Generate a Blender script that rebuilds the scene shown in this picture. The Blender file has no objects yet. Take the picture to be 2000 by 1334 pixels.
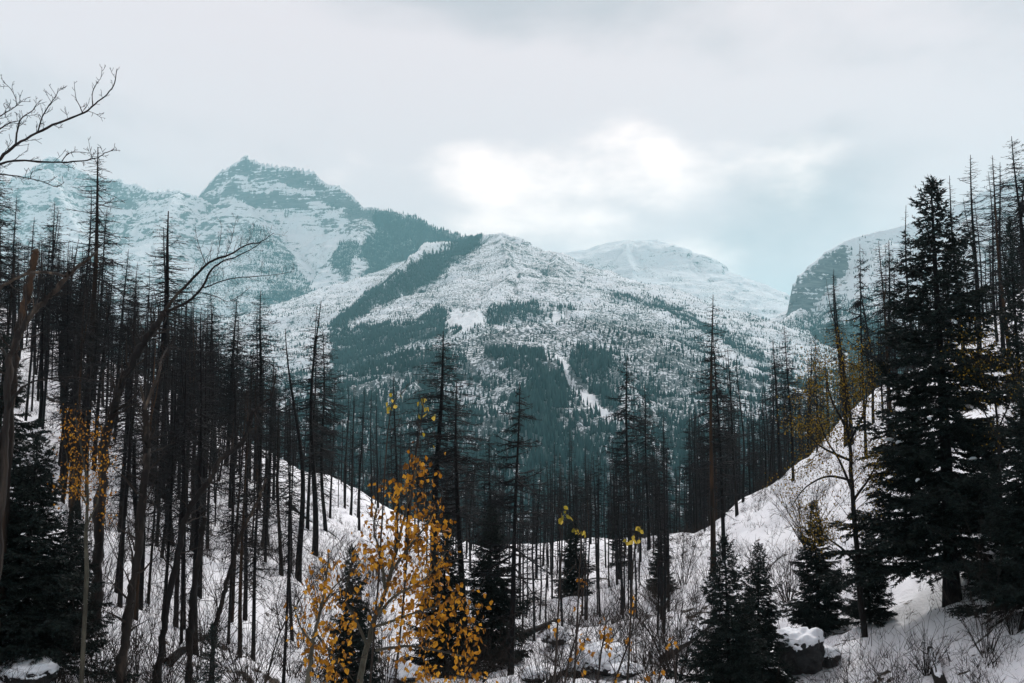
import bpy, math, random
import numpy as np
from mathutils import Vector, Matrix, Euler

R = math.radians
scene = bpy.context.scene
col = scene.collection

# ------------------------------------------------------------------ camera
F = 1944.0                      # focal length in pixels of a 2000 px wide frame (35 mm on a 36 mm sensor)
PITCH = R(6.8)
cam_data = bpy.data.cameras.new("camera")
cam_data.lens = 35.0
cam_data.sensor_width = 36.0
cam_data.clip_start = 0.1
cam_data.clip_end = 30000.0
cam = bpy.data.objects.new("camera", cam_data)
cam.location = (0, 0, 0)
cam.rotation_euler = (math.pi / 2 + PITCH, 0, 0)
col.objects.link(cam)
scene.camera = cam
scene.render.resolution_x = 1024
scene.render.resolution_y = 683

# ------------------------------------------------------------------ sky
SUN_EL, SUN_AZ = R(38), R(14)   # azimuth clockwise from the view direction (+Y)
world = bpy.data.worlds.new("World")
scene.world = world
world.use_nodes = True
wn = world.node_tree
wn.nodes.clear()
def W(t, **kw):
    n = wn.nodes.new(t)
    for k, v in kw.items():
        setattr(n, k, v)
    return n
wl = wn.links.new
w_out = W("ShaderNodeOutputWorld")
w_sky = W("ShaderNodeTexSky", sky_type='NISHITA', sun_disc=False)
w_sky.sun_elevation = SUN_EL
w_sky.sun_rotation = SUN_AZ
w_sky.dust_density = 1.5
w_bg1 = W("ShaderNodeBackground"); w_bg1.inputs[1].default_value = 0.10
wl(w_sky.outputs[0], w_bg1.inputs[0])
w_tc = W("ShaderNodeTexCoord")
w_map = W("ShaderNodeMapping"); w_map.inputs["Scale"].default_value = (1.0, 1.0, 2.1)
w_map.inputs["Location"].default_value = (2.97, 3.65, 5.17)
wl(w_tc.outputs["Generated"], w_map.inputs[0])
w_n1 = W("ShaderNodeTexNoise"); w_n1.inputs["Scale"].default_value = 1.9
w_n1.inputs["Detail"].default_value = 6.0; w_n1.inputs["Roughness"].default_value = 0.52
w_n1.inputs["Distortion"].default_value = 0.35
wl(w_map.outputs[0], w_n1.inputs["Vector"])
w_ramp = W("ShaderNodeValToRGB")
cr = w_ramp.color_ramp
cr.interpolation = 'EASE'
cr.elements[0].position = 0.39; cr.elements[0].color = (0.390, 0.350, 0.378, 1)
cr.elements[1].position = 0.59; cr.elements[1].color = (0.610, 0.515, 0.532, 1)
wl(w_n1.outputs["Fac"], w_ramp.inputs[0])
# thin cloud where the sun shows through
gd = Vector(((1170 - 1000) / F, math.cos(PITCH) + 215 / F * -math.sin(PITCH), math.sin(PITCH) + 215 / F * math.cos(PITCH))).normalized()
w_sb = W("ShaderNodeVectorMath", operation='SUBTRACT'); w_sb.inputs[1].default_value = gd
wl(w_tc.outputs["Generated"], w_sb.inputs[0])
w_ml = W("ShaderNodeVectorMath", operation='MULTIPLY'); w_ml.inputs[1].default_value = (1.0, 1.0, 2.3)
wl(w_sb.outputs[0], w_ml.inputs[0])
w_dot = W("ShaderNodeVectorMath", operation='LENGTH')
wl(w_ml.outputs[0], w_dot.inputs[0])
w_n2 = W("ShaderNodeTexNoise"); w_n2.inputs["Scale"].default_value = 7.0
w_n2.inputs["Detail"].default_value = 6.0
wl(w_map.outputs[0], w_n2.inputs["Vector"])
w_sub = W("ShaderNodeMath", operation='MULTIPLY_ADD'); w_sub.inputs[1].default_value = -0.75
wl(w_n2.outputs["Fac"], w_sub.inputs[0]); wl(w_dot.outputs["Value"], w_sub.inputs[2])
w_mr = W("ShaderNodeMapRange", interpolation_type='SMOOTHERSTEP')
w_mr.inputs[1].default_value = -0.13; w_mr.inputs[2].default_value = -0.40
w_mr.inputs[3].default_value = 0.0; w_mr.inputs[4].default_value = 0.55
wl(w_sub.outputs[0], w_mr.inputs[0])
w_add = W("ShaderNodeMix", data_type='RGBA', blend_type='MIX')
w_add.inputs["B"].default_value = (1.36, 1.10, 1.00, 1)
wl(w_mr.outputs[0], w_add.inputs["Factor"]); wl(w_ramp.outputs[0], w_add.inputs["A"])
w_bg2 = W("ShaderNodeBackground"); w_bg2.inputs[1].default_value = 1.0
wl(w_add.outputs["Result"], w_bg2.inputs[0])
w_mix = W("ShaderNodeMixShader"); w_mix.inputs[0].default_value = 0.975
wl(w_bg1.outputs[0], w_mix.inputs[1]); wl(w_bg2.outputs[0], w_mix.inputs[2])
wl(w_mix.outputs[0], w_out.inputs[0])

# ------------------------------------------------------------------ sun behind cloud
sd = bpy.data.lights.new("sun", 'SUN')
sd.energy = 2.0
sd.angle = R(12)
sd.color = (1.0, 0.97, 0.94)
sun = bpy.data.objects.new("sun", sd)
sun_dir = Vector((math.sin(SUN_AZ) * math.cos(SUN_EL), math.cos(SUN_AZ) * math.cos(SUN_EL), math.sin(SUN_EL)))
sun.rotation_euler = (-sun_dir).to_track_quat('-Z', 'Y').to_euler()
col.objects.link(sun)

# ------------------------------------------------------------------ exposure and render settings
scene.view_settings.view_transform = 'Standard'
scene.view_settings.look = 'None'
scene.view_settings.exposure = 0.62
scene.view_settings.gamma = 1.0
scene.view_settings.use_curve_mapping = False
scene.render.engine = 'CYCLES'
cy = scene.cycles
cy.max_bounces = 6
cy.diffuse_bounces = 3
cy.glossy_bounces = 2
cy.transmission_bounces = 3
cy.transparent_max_bounces = 8
cy.volume_bounces = 2
cy.use_denoising = True
cy.use_adaptive_sampling = True
cy.adaptive_threshold = 0.012

# ------------------------------------------------------------------ helpers
CP, SP = math.cos(PITCH), math.sin(PITCH)
def at(px, py, Y):
    """the world point at depth Y (metres straight ahead) seen at a pixel of the 2000 x 1334 photograph"""
    dx, du = (px - 1000) / F, -(py - 667) / F
    d = np.array([dx, CP - du * SP, SP + du * CP])
    return d * (Y / d[1])
def project(P):
    P = np.asarray(P)
    fz = P[..., 1] * CP + P[..., 2] * SP
    u = -P[..., 1] * SP + P[..., 2] * CP
    return 1000 + F * P[..., 0] / fz, 667 - F * u / fz

def _hash(ix, iy, seed):
    h = (ix.astype(np.int64) * 374761393 + iy.astype(np.int64) * 668265263 + seed * 1442695041) & 0xffffffff
    h = ((h ^ (h >> 13)) * 1274126177) & 0xffffffff
    h = (h ^ (h >> 16)) & 0xffffffff
    return h / 4294967295.0
def noise2(x, y, seed=0):
    x = np.asarray(x, float); y = np.asarray(y, float)
    ix = np.floor(x); iy = np.floor(y)
    fx = x - ix; fy = y - iy
    u = fx * fx * fx * (fx * (fx * 6 - 15) + 10); v = fy * fy * fy * (fy * (fy * 6 - 15) + 10)
    def g(a, b):
        an = _hash(ix + a, iy + b, seed) * 2 * np.pi
        return np.cos(an) * (fx - a) + np.sin(an) * (fy - b)
    return 1.4 * ((g(0, 0) * (1 - u) + g(1, 0) * u) * (1 - v) + (g(0, 1) * (1 - u) + g(1, 1) * u) * v)
def fbm(x, y, oct=5, seed=0, gain=0.5, lac=2.03):
    a, s, t = 1.0, 0.0, 0.0
    for o in range(oct):
        s = s + a * noise2(x, y, seed + o * 17); t += a
        x = x * lac + 11.3; y = y * lac - 7.7; a *= gain
    return s / t
def ridged(x, y, oct=5, seed=0, gain=0.55, lac=2.1):
    a, s, t = 1.0, 0.0, 0.0
    for o in range(oct):
        s = s + a * (1 - 2 * np.abs(noise2(x, y, seed + o * 31))); t += a
        x = x * lac + 5.1; y = y * lac + 3.7; a *= gain
    return s / t
def sstep(a, b, x):
    t = np.clip((x - a) / (b - a), 0, 1)
    return t * t * (3 - 2 * t)
def softplus(x, k=1.0):
    return np.logaddexp(0, x / k) * k

def mesh_np(name, verts, faces, smooth=False):
    """a mesh from numpy arrays; faces is an (n, 3) or (n, 4) array"""
    me = bpy.data.meshes.new(name)
    verts = np.ascontiguousarray(verts, dtype=np.float32); faces = np.ascontiguousarray(faces, dtype=np.int32)
    n, k = faces.shape
    me.vertices.add(len(verts)); me.vertices.foreach_set("co", verts.ravel())
    me.loops.add(n * k); me.loops.foreach_set("vertex_index", faces.ravel())
    me.polygons.add(n)
    me.polygons.foreach_set("loop_start", np.arange(0, n * k, k, dtype=np.int32))
    if smooth:
        me.polygons.foreach_set("use_smooth", np.ones(n, dtype=bool))
    me.update(calc_edges=True)
    return me

class MB:
    """collects tubes, leaves and lumps; build() links them as one mesh object"""
    def __init__(s): s.v = []; s.f = []; s.n = 0
    def add(s, v, f):
        v = np.asarray(v, float).reshape(-1, 3); f = np.asarray(f, int)
        if f.shape[1] == 4:
            f = np.concatenate([f[:, [0, 1, 2]], f[:, [0, 2, 3]]])
        s.v.append(v); s.f.append(f + s.n); s.n += len(v)
    def tube(s, pts, rad, n=5, ref=(0.31, 0.17, 0.93), cap=False, knots=0.0):
        P = np.asarray(pts, float); m = len(P)
        r = np.broadcast_to(np.asarray(rad, float), (m,)) if np.ndim(rad) == 0 else np.asarray(rad, float)
        T = np.empty_like(P); T[1:-1] = P[2:] - P[:-2]; T[0] = P[1] - P[0]; T[-1] = P[-1] - P[-2]
        T /= np.linalg.norm(T, axis=1)[:, None] + 1e-9
        d = P[-1] - P[0]; d = d / (np.linalg.norm(d) + 1e-9)
        rf = np.array(ref)
        if abs(d @ rf) > 0.8: rf = np.array((0.95, 0.2, -0.2))
        A = np.cross(T, rf); A /= np.linalg.norm(A, axis=1)[:, None] + 1e-9
        B = np.cross(T, A)
        an = np.arange(n) * 2 * np.pi / n
        V = P[:, None] + r[:, None, None] * (np.cos(an)[None, :, None] * A[:, None] + np.sin(an)[None, :, None] * B[:, None])
        if knots:
            k = 1 + knots * noise2(np.arange(m)[:, None] * 0.45 + P[0, 0] * 9, np.arange(n)[None] * 0.9 + 3 * np.cos(an)[None], 7) + knots * 0.9 * noise2(np.arange(m)[:, None] * 1.7, np.cos(an)[None] * 2.5 + P[0, 1] * 5, 11)
            V = P[:, None] + (V - P[:, None]) * k[..., None]
        i = np.arange(m - 1)[:, None] * n + np.arange(n)[None]
        j = np.arange(m - 1)[:, None] * n + (np.arange(n)[None] + 1) % n
        q = np.stack([i, j, j + n, i + n], -1).reshape(-1, 4)
        s.add(V.reshape(-1, 3), q)
        if cap:
            k = s.n - n
            s.f.append(np.array([[k, k + a, k + a + 1] for a in range(1, n - 1)]))
    def spikes(s, P0, D, W):
        """many slim triangles at once: from P0 along D, W wide at the base"""
        D = np.asarray(D); L = np.linalg.norm(D, axis=1)[:, None] + 1e-9
        rnd = np.random.default_rng(len(P0)).normal(size=D.shape)
        S = np.cross(D, rnd); S /= np.linalg.norm(S, axis=1)[:, None] + 1e-9
        W = np.broadcast_to(np.asarray(W, float).reshape(-1, 1), (len(D), 1))
        V = np.stack([P0 - S * W / 2, P0 + S * W / 2, P0 + D], 1).reshape(-1, 3)
        k = np.arange(len(D))[:, None] * 3 + np.arange(3)[None]
        s.add(V, k)
    def mesh(s, name, mat=None, smooth=False):
        me = mesh_np(name, np.concatenate(s.v), np.concatenate(s.f), smooth)
        if mat: me.materials.append(mat)
        return me

def link(name, data, parent=None):
    o = bpy.data.objects.new(name, data)
    col.objects.link(o)
    if parent is not None: o.parent = parent
    return o
def tag(o, label=None, cat=None, group=None, kind=None):
    if label: o["label"] = label
    if cat: o["category"] = cat
    if group: o["group"] = group
    if kind: o["kind"] = kind
    return o

# ------------------------------------------------------------------ materials
def new_mat(name):
    m = bpy.data.materials.new(name); m.use_nodes = True
    nt = m.node_tree
    b = nt.nodes["Principled BSDF"]
    b.inputs["Specular IOR Level"].default_value = 0.2
    b.inputs["Roughness"].default_value = 0.9
    return m, nt, b
def N(nt, t, **kw):
    n = nt.nodes.new(t)
    for k, v in kw.items(): setattr(n, k, v)
    return n
def noise_n(nt, scale, detail=4, rough=0.55, vec=None, dist=0.0):
    n = N(nt, "ShaderNodeTexNoise")
    n.inputs["Scale"].default_value = scale; n.inputs["Detail"].default_value = detail
    n.inputs["Roughness"].default_value = rough; n.inputs["Distortion"].default_value = dist
    if vec is not None: nt.links.new(vec, n.inputs["Vector"])
    return n
def ramp_n(nt, fac, stops, interp='LINEAR'):
    n = N(nt, "ShaderNodeValToRGB"); c = n.color_ramp; c.interpolation = interp
    while len(c.elements) < len(stops): c.elements.new(0.5)
    for e, (p, rgb) in zip(c.elements, stops):
        e.position = p; e.color = (*rgb, 1) if len(rgb) == 3 else rgb
    nt.links.new(fac, n.inputs[0]); return n
def math_n(nt, op, a, b=None, c=None, clamp=False):
    n = N(nt, "ShaderNodeMath", operation=op, use_clamp=clamp)
    for i, v in enumerate((a, b, c)):
        if v is None: continue
        if isinstance(v, (int, float)): n.inputs[i].default_value = v
        else: nt.links.new(v, n.inputs[i])
    return n.outputs[0]
def mix_n(nt, fac, a, b, blend='MIX'):
    n = N(nt, "ShaderNodeMix", data_type='RGBA', blend_type=blend)
    for k, v in (("Factor", fac), ("A", a), ("B", b)):
        s = n.inputs[k] if k == "Factor" else [i for i in n.inputs if i.name == k and i.type == 'RGBA'][0]
        if isinstance(v, (int, float)): s.default_value = v
        elif isinstance(v, tuple): s.default_value = (*v, 1)
        else: nt.links.new(v, s)
    return [o for o in n.outputs if o.type == 'RGBA'][0]
def bump_n(nt, b, h, strength, dist):
    n = N(nt, "ShaderNodeBump"); n.inputs["Strength"].default_value = strength; n.inputs["Distance"].default_value = dist
    nt.links.new(h, n.inputs["Height"]); nt.links.new(n.outputs[0], b.inputs["Normal"])

def bark_mat(name, stops, scale=6.0, stretch=0.12, bump=0.6, rough=0.9):
    m, nt, b = new_mat(name)
    tc = N(nt, "ShaderNodeTexCoord"); mp = N(nt, "ShaderNodeMapping"); mp.inputs["Scale"].default_value = (1, 1, stretch)
    nt.links.new(tc.outputs["Object"], mp.inputs[0])
    oi = N(nt, "ShaderNodeObjectInfo")
    off = math_n(nt, 'MULTIPLY', oi.outputs["Random"], 37.0)
    cb = N(nt, "ShaderNodeCombineXYZ"); nt.links.new(off, cb.inputs[0]); nt.links.new(off, cb.inputs[2])
    nt.links.new(cb.outputs[0], mp.inputs["Location"])
    n1 = noise_n(nt, scale, 6, 0.62, mp.outputs[0])
    n2 = noise_n(nt, scale * 0.16, 2, 0.5, mp.outputs[0])
    fac = math_n(nt, 'ADD', math_n(nt, 'MULTIPLY', n1.outputs[0], 0.55), math_n(nt, 'MULTIPLY', n2.outputs[0], 0.45))
    r = ramp_n(nt, fac, stops)
    nt.links.new(r.outputs[0], b.inputs["Base Color"])
    b.inputs["Roughness"].default_value = rough
    bump_n(nt, b, n1.outputs[0], bump, 0.03)
    return m
M = {}
M['char'] = bark_mat('charred bark', [(0.32, (0.003, 0.003, 0.004)), (0.55, (0.007, 0.0065, 0.007)), (0.68, (0.018, 0.014, 0.012)), (0.82, (0.060, 0.034, 0.021))])
M['char_twig'] = bark_mat('charred twigs', [(0.3, (0.0045, 0.005, 0.0065)), (0.7, (0.014, 0.0135, 0.0145))], bump=0.0)
M['brown'] = bark_mat('scorched brown bark', [(0.34, (0.005, 0.0045, 0.0045)), (0.5, (0.014, 0.010, 0.008)), (0.62, (0.05, 0.028, 0.016)), (0.76, (0.14, 0.08, 0.045))])
M['dead'] = bark_mat('weathered dead wood', [(0.36, (0.007, 0.006, 0.006)), (0.50, (0.018, 0.014, 0.012)), (0.585, (0.05, 0.038, 0.029)), (0.70, (0.20, 0.15, 0.11))], scale=9)
M['dead_dark'] = bark_mat('dark dead bark', [(0.3, (0.005, 0.0045, 0.0045)), (0.55, (0.012, 0.010, 0.0095)), (0.75, (0.055, 0.043, 0.033))], scale=9)
M['tan'] = bark_mat('peeled tan wood', [(0.34, (0.02, 0.016, 0.013)), (0.46, (0.06, 0.045, 0.033)), (0.55, (0.15, 0.11, 0.078)), (0.70, (0.34, 0.26, 0.185))], scale=9)
M['aspen'] = bark_mat('aspen bark', [(0.3, (0.014, 0.013, 0.010)), (0.5, (0.038, 0.035, 0.026)), (0.72, (0.10, 0.092, 0.068))], scale=10, stretch=0.5)
M['twig'] = bark_mat('bare twigs', [(0.3, (0.009, 0.0075, 0.007)), (0.7, (0.036, 0.027, 0.022))], bump=0.0)

def leaf_mat(name, c0, c1, c2, trans=0.35):
    m, nt, b = new_mat(name)
    oi = N(nt, "ShaderNodeObjectInfo"); ge = N(nt, "ShaderNodeNewGeometry")
    f = math_n(nt, 'FRACT', math_n(nt, 'ADD', oi.outputs["Random"], math_n(nt, 'MULTIPLY', ge.outputs["Random Per Island"], 7.31)))
    r = ramp_n(nt, f, [(0.0, c0), (0.55, c1), (1.0, c2)])
    tc = N(nt, "ShaderNodeTexCoord")
    n1 = noise_n(nt, 60, 3, 0.6, tc.outputs["Object"])
    cc = mix_n(nt, math_n(nt, 'MULTIPLY', sst(nt, n1.outputs[0], 0.5, 0.75), 0.55), r.outputs[0], tuple(v * 0.35 for v in c0))
    nt.links.new(cc, b.inputs["Base Color"])
    b.inputs["Roughness"].default_value = 0.6
    tr = N(nt, "ShaderNodeBsdfTranslucent"); nt.links.new(cc, tr.inputs[0])
    mx = N(nt, "ShaderNodeMixShader"); mx.inputs[0].default_value = trans
    out = nt.nodes["Material Output"]
    nt.links.new(b.outputs[0], mx.inputs[1]); nt.links.new(tr.outputs[0], mx.inputs[2]); nt.links.new(mx.outputs[0], out.inputs[0])
    return m
def sst(nt, x, a, b):
    n = N(nt, "ShaderNodeMapRange", interpolation_type='SMOOTHSTEP')
    n.inputs[1].default_value = a; n.inputs[2].default_value = b
    nt.links.new(x, n.inputs[0]); return n.outputs[0]
M['gold'] = leaf_mat('golden aspen leaf', (0.095, 0.036, 0.004), (0.32, 0.13, 0.006), (0.50, 0.245, 0.020))
M['ochre'] = leaf_mat('ochre small leaf', (0.06, 0.043, 0.005), (0.16, 0.104, 0.009), (0.29, 0.175, 0.014), 0.25)
M['green_leaf'] = leaf_mat('yellow green leaf', (0.12, 0.10, 0.010), (0.30, 0.22, 0.018), (0.48, 0.34, 0.06))
def needle_mat():
    m, nt, b = new_mat('fir needles')
    ge = N(nt, "ShaderNodeNewGeometry"); oi = N(nt, "ShaderNodeObjectInfo")
    f = math_n(nt, 'FRACT', math_n(nt, 'ADD', oi.outputs["Random"], ge.outputs["Random Per Island"]))
    r = ramp_n(nt, f, [(0.0, (0.003, 0.006, 0.006)), (0.6, (0.006, 0.012, 0.0105)), (1.0, (0.014, 0.022, 0.016))])
    nt.links.new(r.outputs[0], b.inputs["Base Color"]); b.inputs["Roughness"].default_value = 0.7
    return m
M['needle'] = needle_mat()
def snow_mat():
    m, nt, b = new_mat('settled snow')
    tc = N(nt, "ShaderNodeTexCoord")
    n1 = noise_n(nt, 14, 5, 0.6, tc.outputs["Object"])
    r = ramp_n(nt, n1.outputs[0], [(0.3, (0.76, 0.79, 0.84)), (0.7, (0.88, 0.89, 0.91))])
    nt.links.new(r.outputs[0], b.inputs["Base Color"]); b.inputs["Roughness"].default_value = 0.75
    bump_n(nt, b, n1.outputs[0], 0.5, 0.03)
    return m
M['snow'] = snow_mat()
def rock_mat():
    m, nt, b = new_mat('dark wet rock')
    tc = N(nt, "ShaderNodeTexCoord")
    n1 = noise_n(nt, 5, 7, 0.65, tc.outputs["Object"])
    r = ramp_n(nt, n1.outputs[0], [(0.3, (0.008, 0.008, 0.009)), (0.6, (0.03, 0.03, 0.031)), (0.8, (0.08, 0.078, 0.072))])
    nt.links.new(r.outputs[0], b.inputs["Base Color"]); b.inputs["Roughness"].default_value = 0.8
    bump_n(nt, b, n1.outputs[0], 0.8, 0.08)
    return m
M['rock'] = rock_mat()
# ================================================================== the ground
def ground_h(x, y):
    x = np.asarray(x, float); y = np.asarray(y, float)
    wob = 1.3 * noise2(y / 23.0, x * 0 + 3.3, 5)
    floor = -1.75 - 3.15 * sstep(1.0, 9.0, y) - 0.028 * np.clip(y - 9, 0, 160)
    left = 0.53 * softplus(-2.9 + wob - x, 2.0)
    right = 0.71 * softplus(x - 6.9 + wob * 0.6, 1.6)
    left = 34 - softplus(34 - left, 5.0); right = 36 - softplus(36 - right, 5.0)
    near = sstep(0.0, 10.0, y)
    z = floor + (left + right) * near
    yc = 76 + 9 * sstep(-2, 3, x) * (1 - sstep(6, 11, x)) - 15 * sstep(2, 9, x) + 5.0 * fbm(x / 11.0, y * 0 + 1.1, 3, 8)
    z = z - 0.40 * softplus(y - yc, 2.5)
    z = -104 + softplus(z + 104, 14.0)
    z = z + 1.5 * sstep(38, 60, y) * (1 - sstep(110, 160, y)) * fbm(x / 13.0, y / 26.0, 3, 61)
    r = np.hypot(x, y)
    amp = np.clip(r / 10.0, 0.2, 1.0)
    z = z + amp * (0.75 * fbm(x / 5.0, y / 5.0, 4, 3) + 0.22 * fbm(x / 0.9, y / 0.9, 3, 9)) + 8.0 * sstep(150, 600, r) * fbm(x / 160, y / 160, 4, 12)
    return z
def gz(x, y): return float(ground_h(np.array([x]), np.array([y]))[0])

def polar_grid(az, rr, hfun):
    A, Q = np.meshgrid(az, rr)
    X = Q * np.sin(A); Y = Q * np.cos(A)
    Z = hfun(X, Y)
    n = len(az)
    i = (np.arange(len(rr) - 1)[:, None] * n + np.arange(n - 1)[None]).ravel()
    f = np.stack([i, i + 1, i + n + 1, i + n], -1)
    return np.stack([X, Y, Z], -1), f

def ground_mat():
    m, nt, b = new_mat('snowy ground')
    ge = N(nt, "ShaderNodeNewGeometry")
    pos = ge.outputs["Position"]
    n1 = noise_n(nt, 0.35, 6, 0.62, pos); n2 = noise_n(nt, 2.6, 7, 0.68, pos); n3 = noise_n(nt, 14, 4, 0.6, pos)
    lit = math_n(nt, 'ADD', math_n(nt, 'MULTIPLY', n1.outputs[0], 0.5), math_n(nt, 'MULTIPLY', n2.outputs[0], 0.5))
    mask = sst(nt, lit, 0.555, 0.60)
    snow = ramp_n(nt, n3.outputs[0], [(0.3, (0.85, 0.855, 0.89)), (0.7, (0.93, 0.925, 0.945))])
    litter = ramp_n(nt, n3.outputs[0], [(0.35, (0.014, 0.011, 0.009)), (0.6, (0.05, 0.036, 0.024)), (0.8, (0.15, 0.11, 0.07))])
    c = mix_n(nt, mask, snow.outputs[0], litter.outputs[0])
    nt.links.new(c, b.inputs["Base Color"]); b.inputs["Roughness"].default_value = 0.85
    h = math_n(nt, 'ADD', math_n(nt, 'MULTIPLY', n2.outputs[0], 0.7), math_n(nt, 'MULTIPLY', n3.outputs[0], 0.25))
    bump_n(nt, b, h, 0.55, 0.16)
    return m
az = np.concatenate([np.radians(np.arange(-180, -44, 6.0)), np.radians(np.linspace(-42, 42, 400)), np.radians(np.arange(45, 181, 6.0))])
rr = np.concatenate([[0.05, 1.0, 2.5, 4.0, 6.0], np.geomspace(8, 140, 205), np.geomspace(150, 11000, 40)])
V, f = polar_grid(az, rr, ground_h)
me = mesh_np("ground", V.reshape(-1, 3), f, True); me.materials.append(ground_mat())
tag(link("ground", me), kind='structure')

# ================================================================== the mountains
def mountain_mat(name, rock0, rock1, thr=0.30, width=0.16, K=1.0, w=(0.9, 1.5, 1.1)):
    m, nt, b = new_mat(name)
    ge = N(nt, "ShaderNodeNewGeometry"); pos = ge.outputs["Position"]
    sx = N(nt, "ShaderNodeSeparateXYZ"); nt.links.new(ge.outputs["Normal"], sx.inputs[0])
    steep = math_n(nt, 'SUBTRACT', 1.0, sx.outputs[2])
    n1 = noise_n(nt, 0.012 / K, 6, 0.62, pos); n2 = noise_n(nt, 0.075 / K, 6, 0.7, pos)
    mp = N(nt, "ShaderNodeMapping"); mp.inputs["Scale"].default_value = (1, 1, 6.5); nt.links.new(pos, mp.inputs[0])
    n3 = noise_n(nt, 0.016 / K, 5, 0.65, mp.outputs[0])       # bedding: thin level bands
    ar = N(nt, "ShaderNodeAttribute", attribute_name="rock"); asc = N(nt, "ShaderNodeAttribute", attribute_name="scrub")
    nz = math_n(nt, 'ADD', math_n(nt, 'MULTIPLY', math_n(nt, 'SUBTRACT', n1.outputs[0], 0.5), w[0]),
                math_n(nt, 'MULTIPLY', math_n(nt, 'SUBTRACT', n2.outputs[0], 0.5), w[1]))
    nz = math_n(nt, 'ADD', nz, math_n(nt, 'MULTIPLY', math_n(nt, 'SUBTRACT', n3.outputs[0], 0.5), w[2]))
    v = math_n(nt, 'ADD', math_n(nt, 'ADD', steep, nz), ar.outputs["Fac"])
    rm = sst(nt, v, thr, thr + width)
    rock = ramp_n(nt, n3.outputs[0], [(0.3, rock0), (0.7, rock1)])
    snow = ramp_n(nt, n1.outputs[0], [(0.3, (0.80, 0.82, 0.85)), (0.7, (0.88, 0.89, 0.90))])
    c = mix_n(nt, rm, snow.outputs[0], rock.outputs[0])
    n4 = noise_n(nt, 0.20 / K, 5, 0.72, pos)
    sc = math_n(nt, 'ADD', math_n(nt, 'ADD', math_n(nt, 'MULTIPLY', math_n(nt, 'SUBTRACT', n4.outputs[0], 0.5), 2.3), math_n(nt, 'MULTIPLY', math_n(nt, 'SUBTRACT', n1.outputs[0], 0.5), 1.0)), asc.outputs["Fac"])
    sm = math_n(nt, 'MULTIPLY', sst(nt, sc, 0.27, 0.42), 0.88)
    c = mix_n(nt, sm, c, (0.012, 0.034, 0.037))
    nt.links.new(c, b.inputs["Base Color"]); b.inputs["Roughness"].default_value = 0.95
    b.inputs["Specular IOR Level"].default_value = 0.05
    h = math_n(nt, 'ADD', math_n(nt, 'MULTIPLY', n2.outputs[0], 0.6), math_n(nt, 'MULTIPLY', n3.outputs[0], 0.7))
    bump_n(nt, b, h, 0.9, 9.0 * K)
    return m

def poly_mask(px, py, poly):
    inside = np.zeros(px.shape, bool)
    j = len(poly) - 1
    for i in range(len(poly)):
        xi, yi = poly[i]; xj, yj = poly[j]
        c = ((yi > py) != (yj > py)) & (px < (xj - xi) * (py - yi) / (yj - yi + 1e-9) + xi)
        inside ^= c; j = i
    return inside

forest_v = []; forest_h = []
rngf = np.random.default_rng(4)

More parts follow.
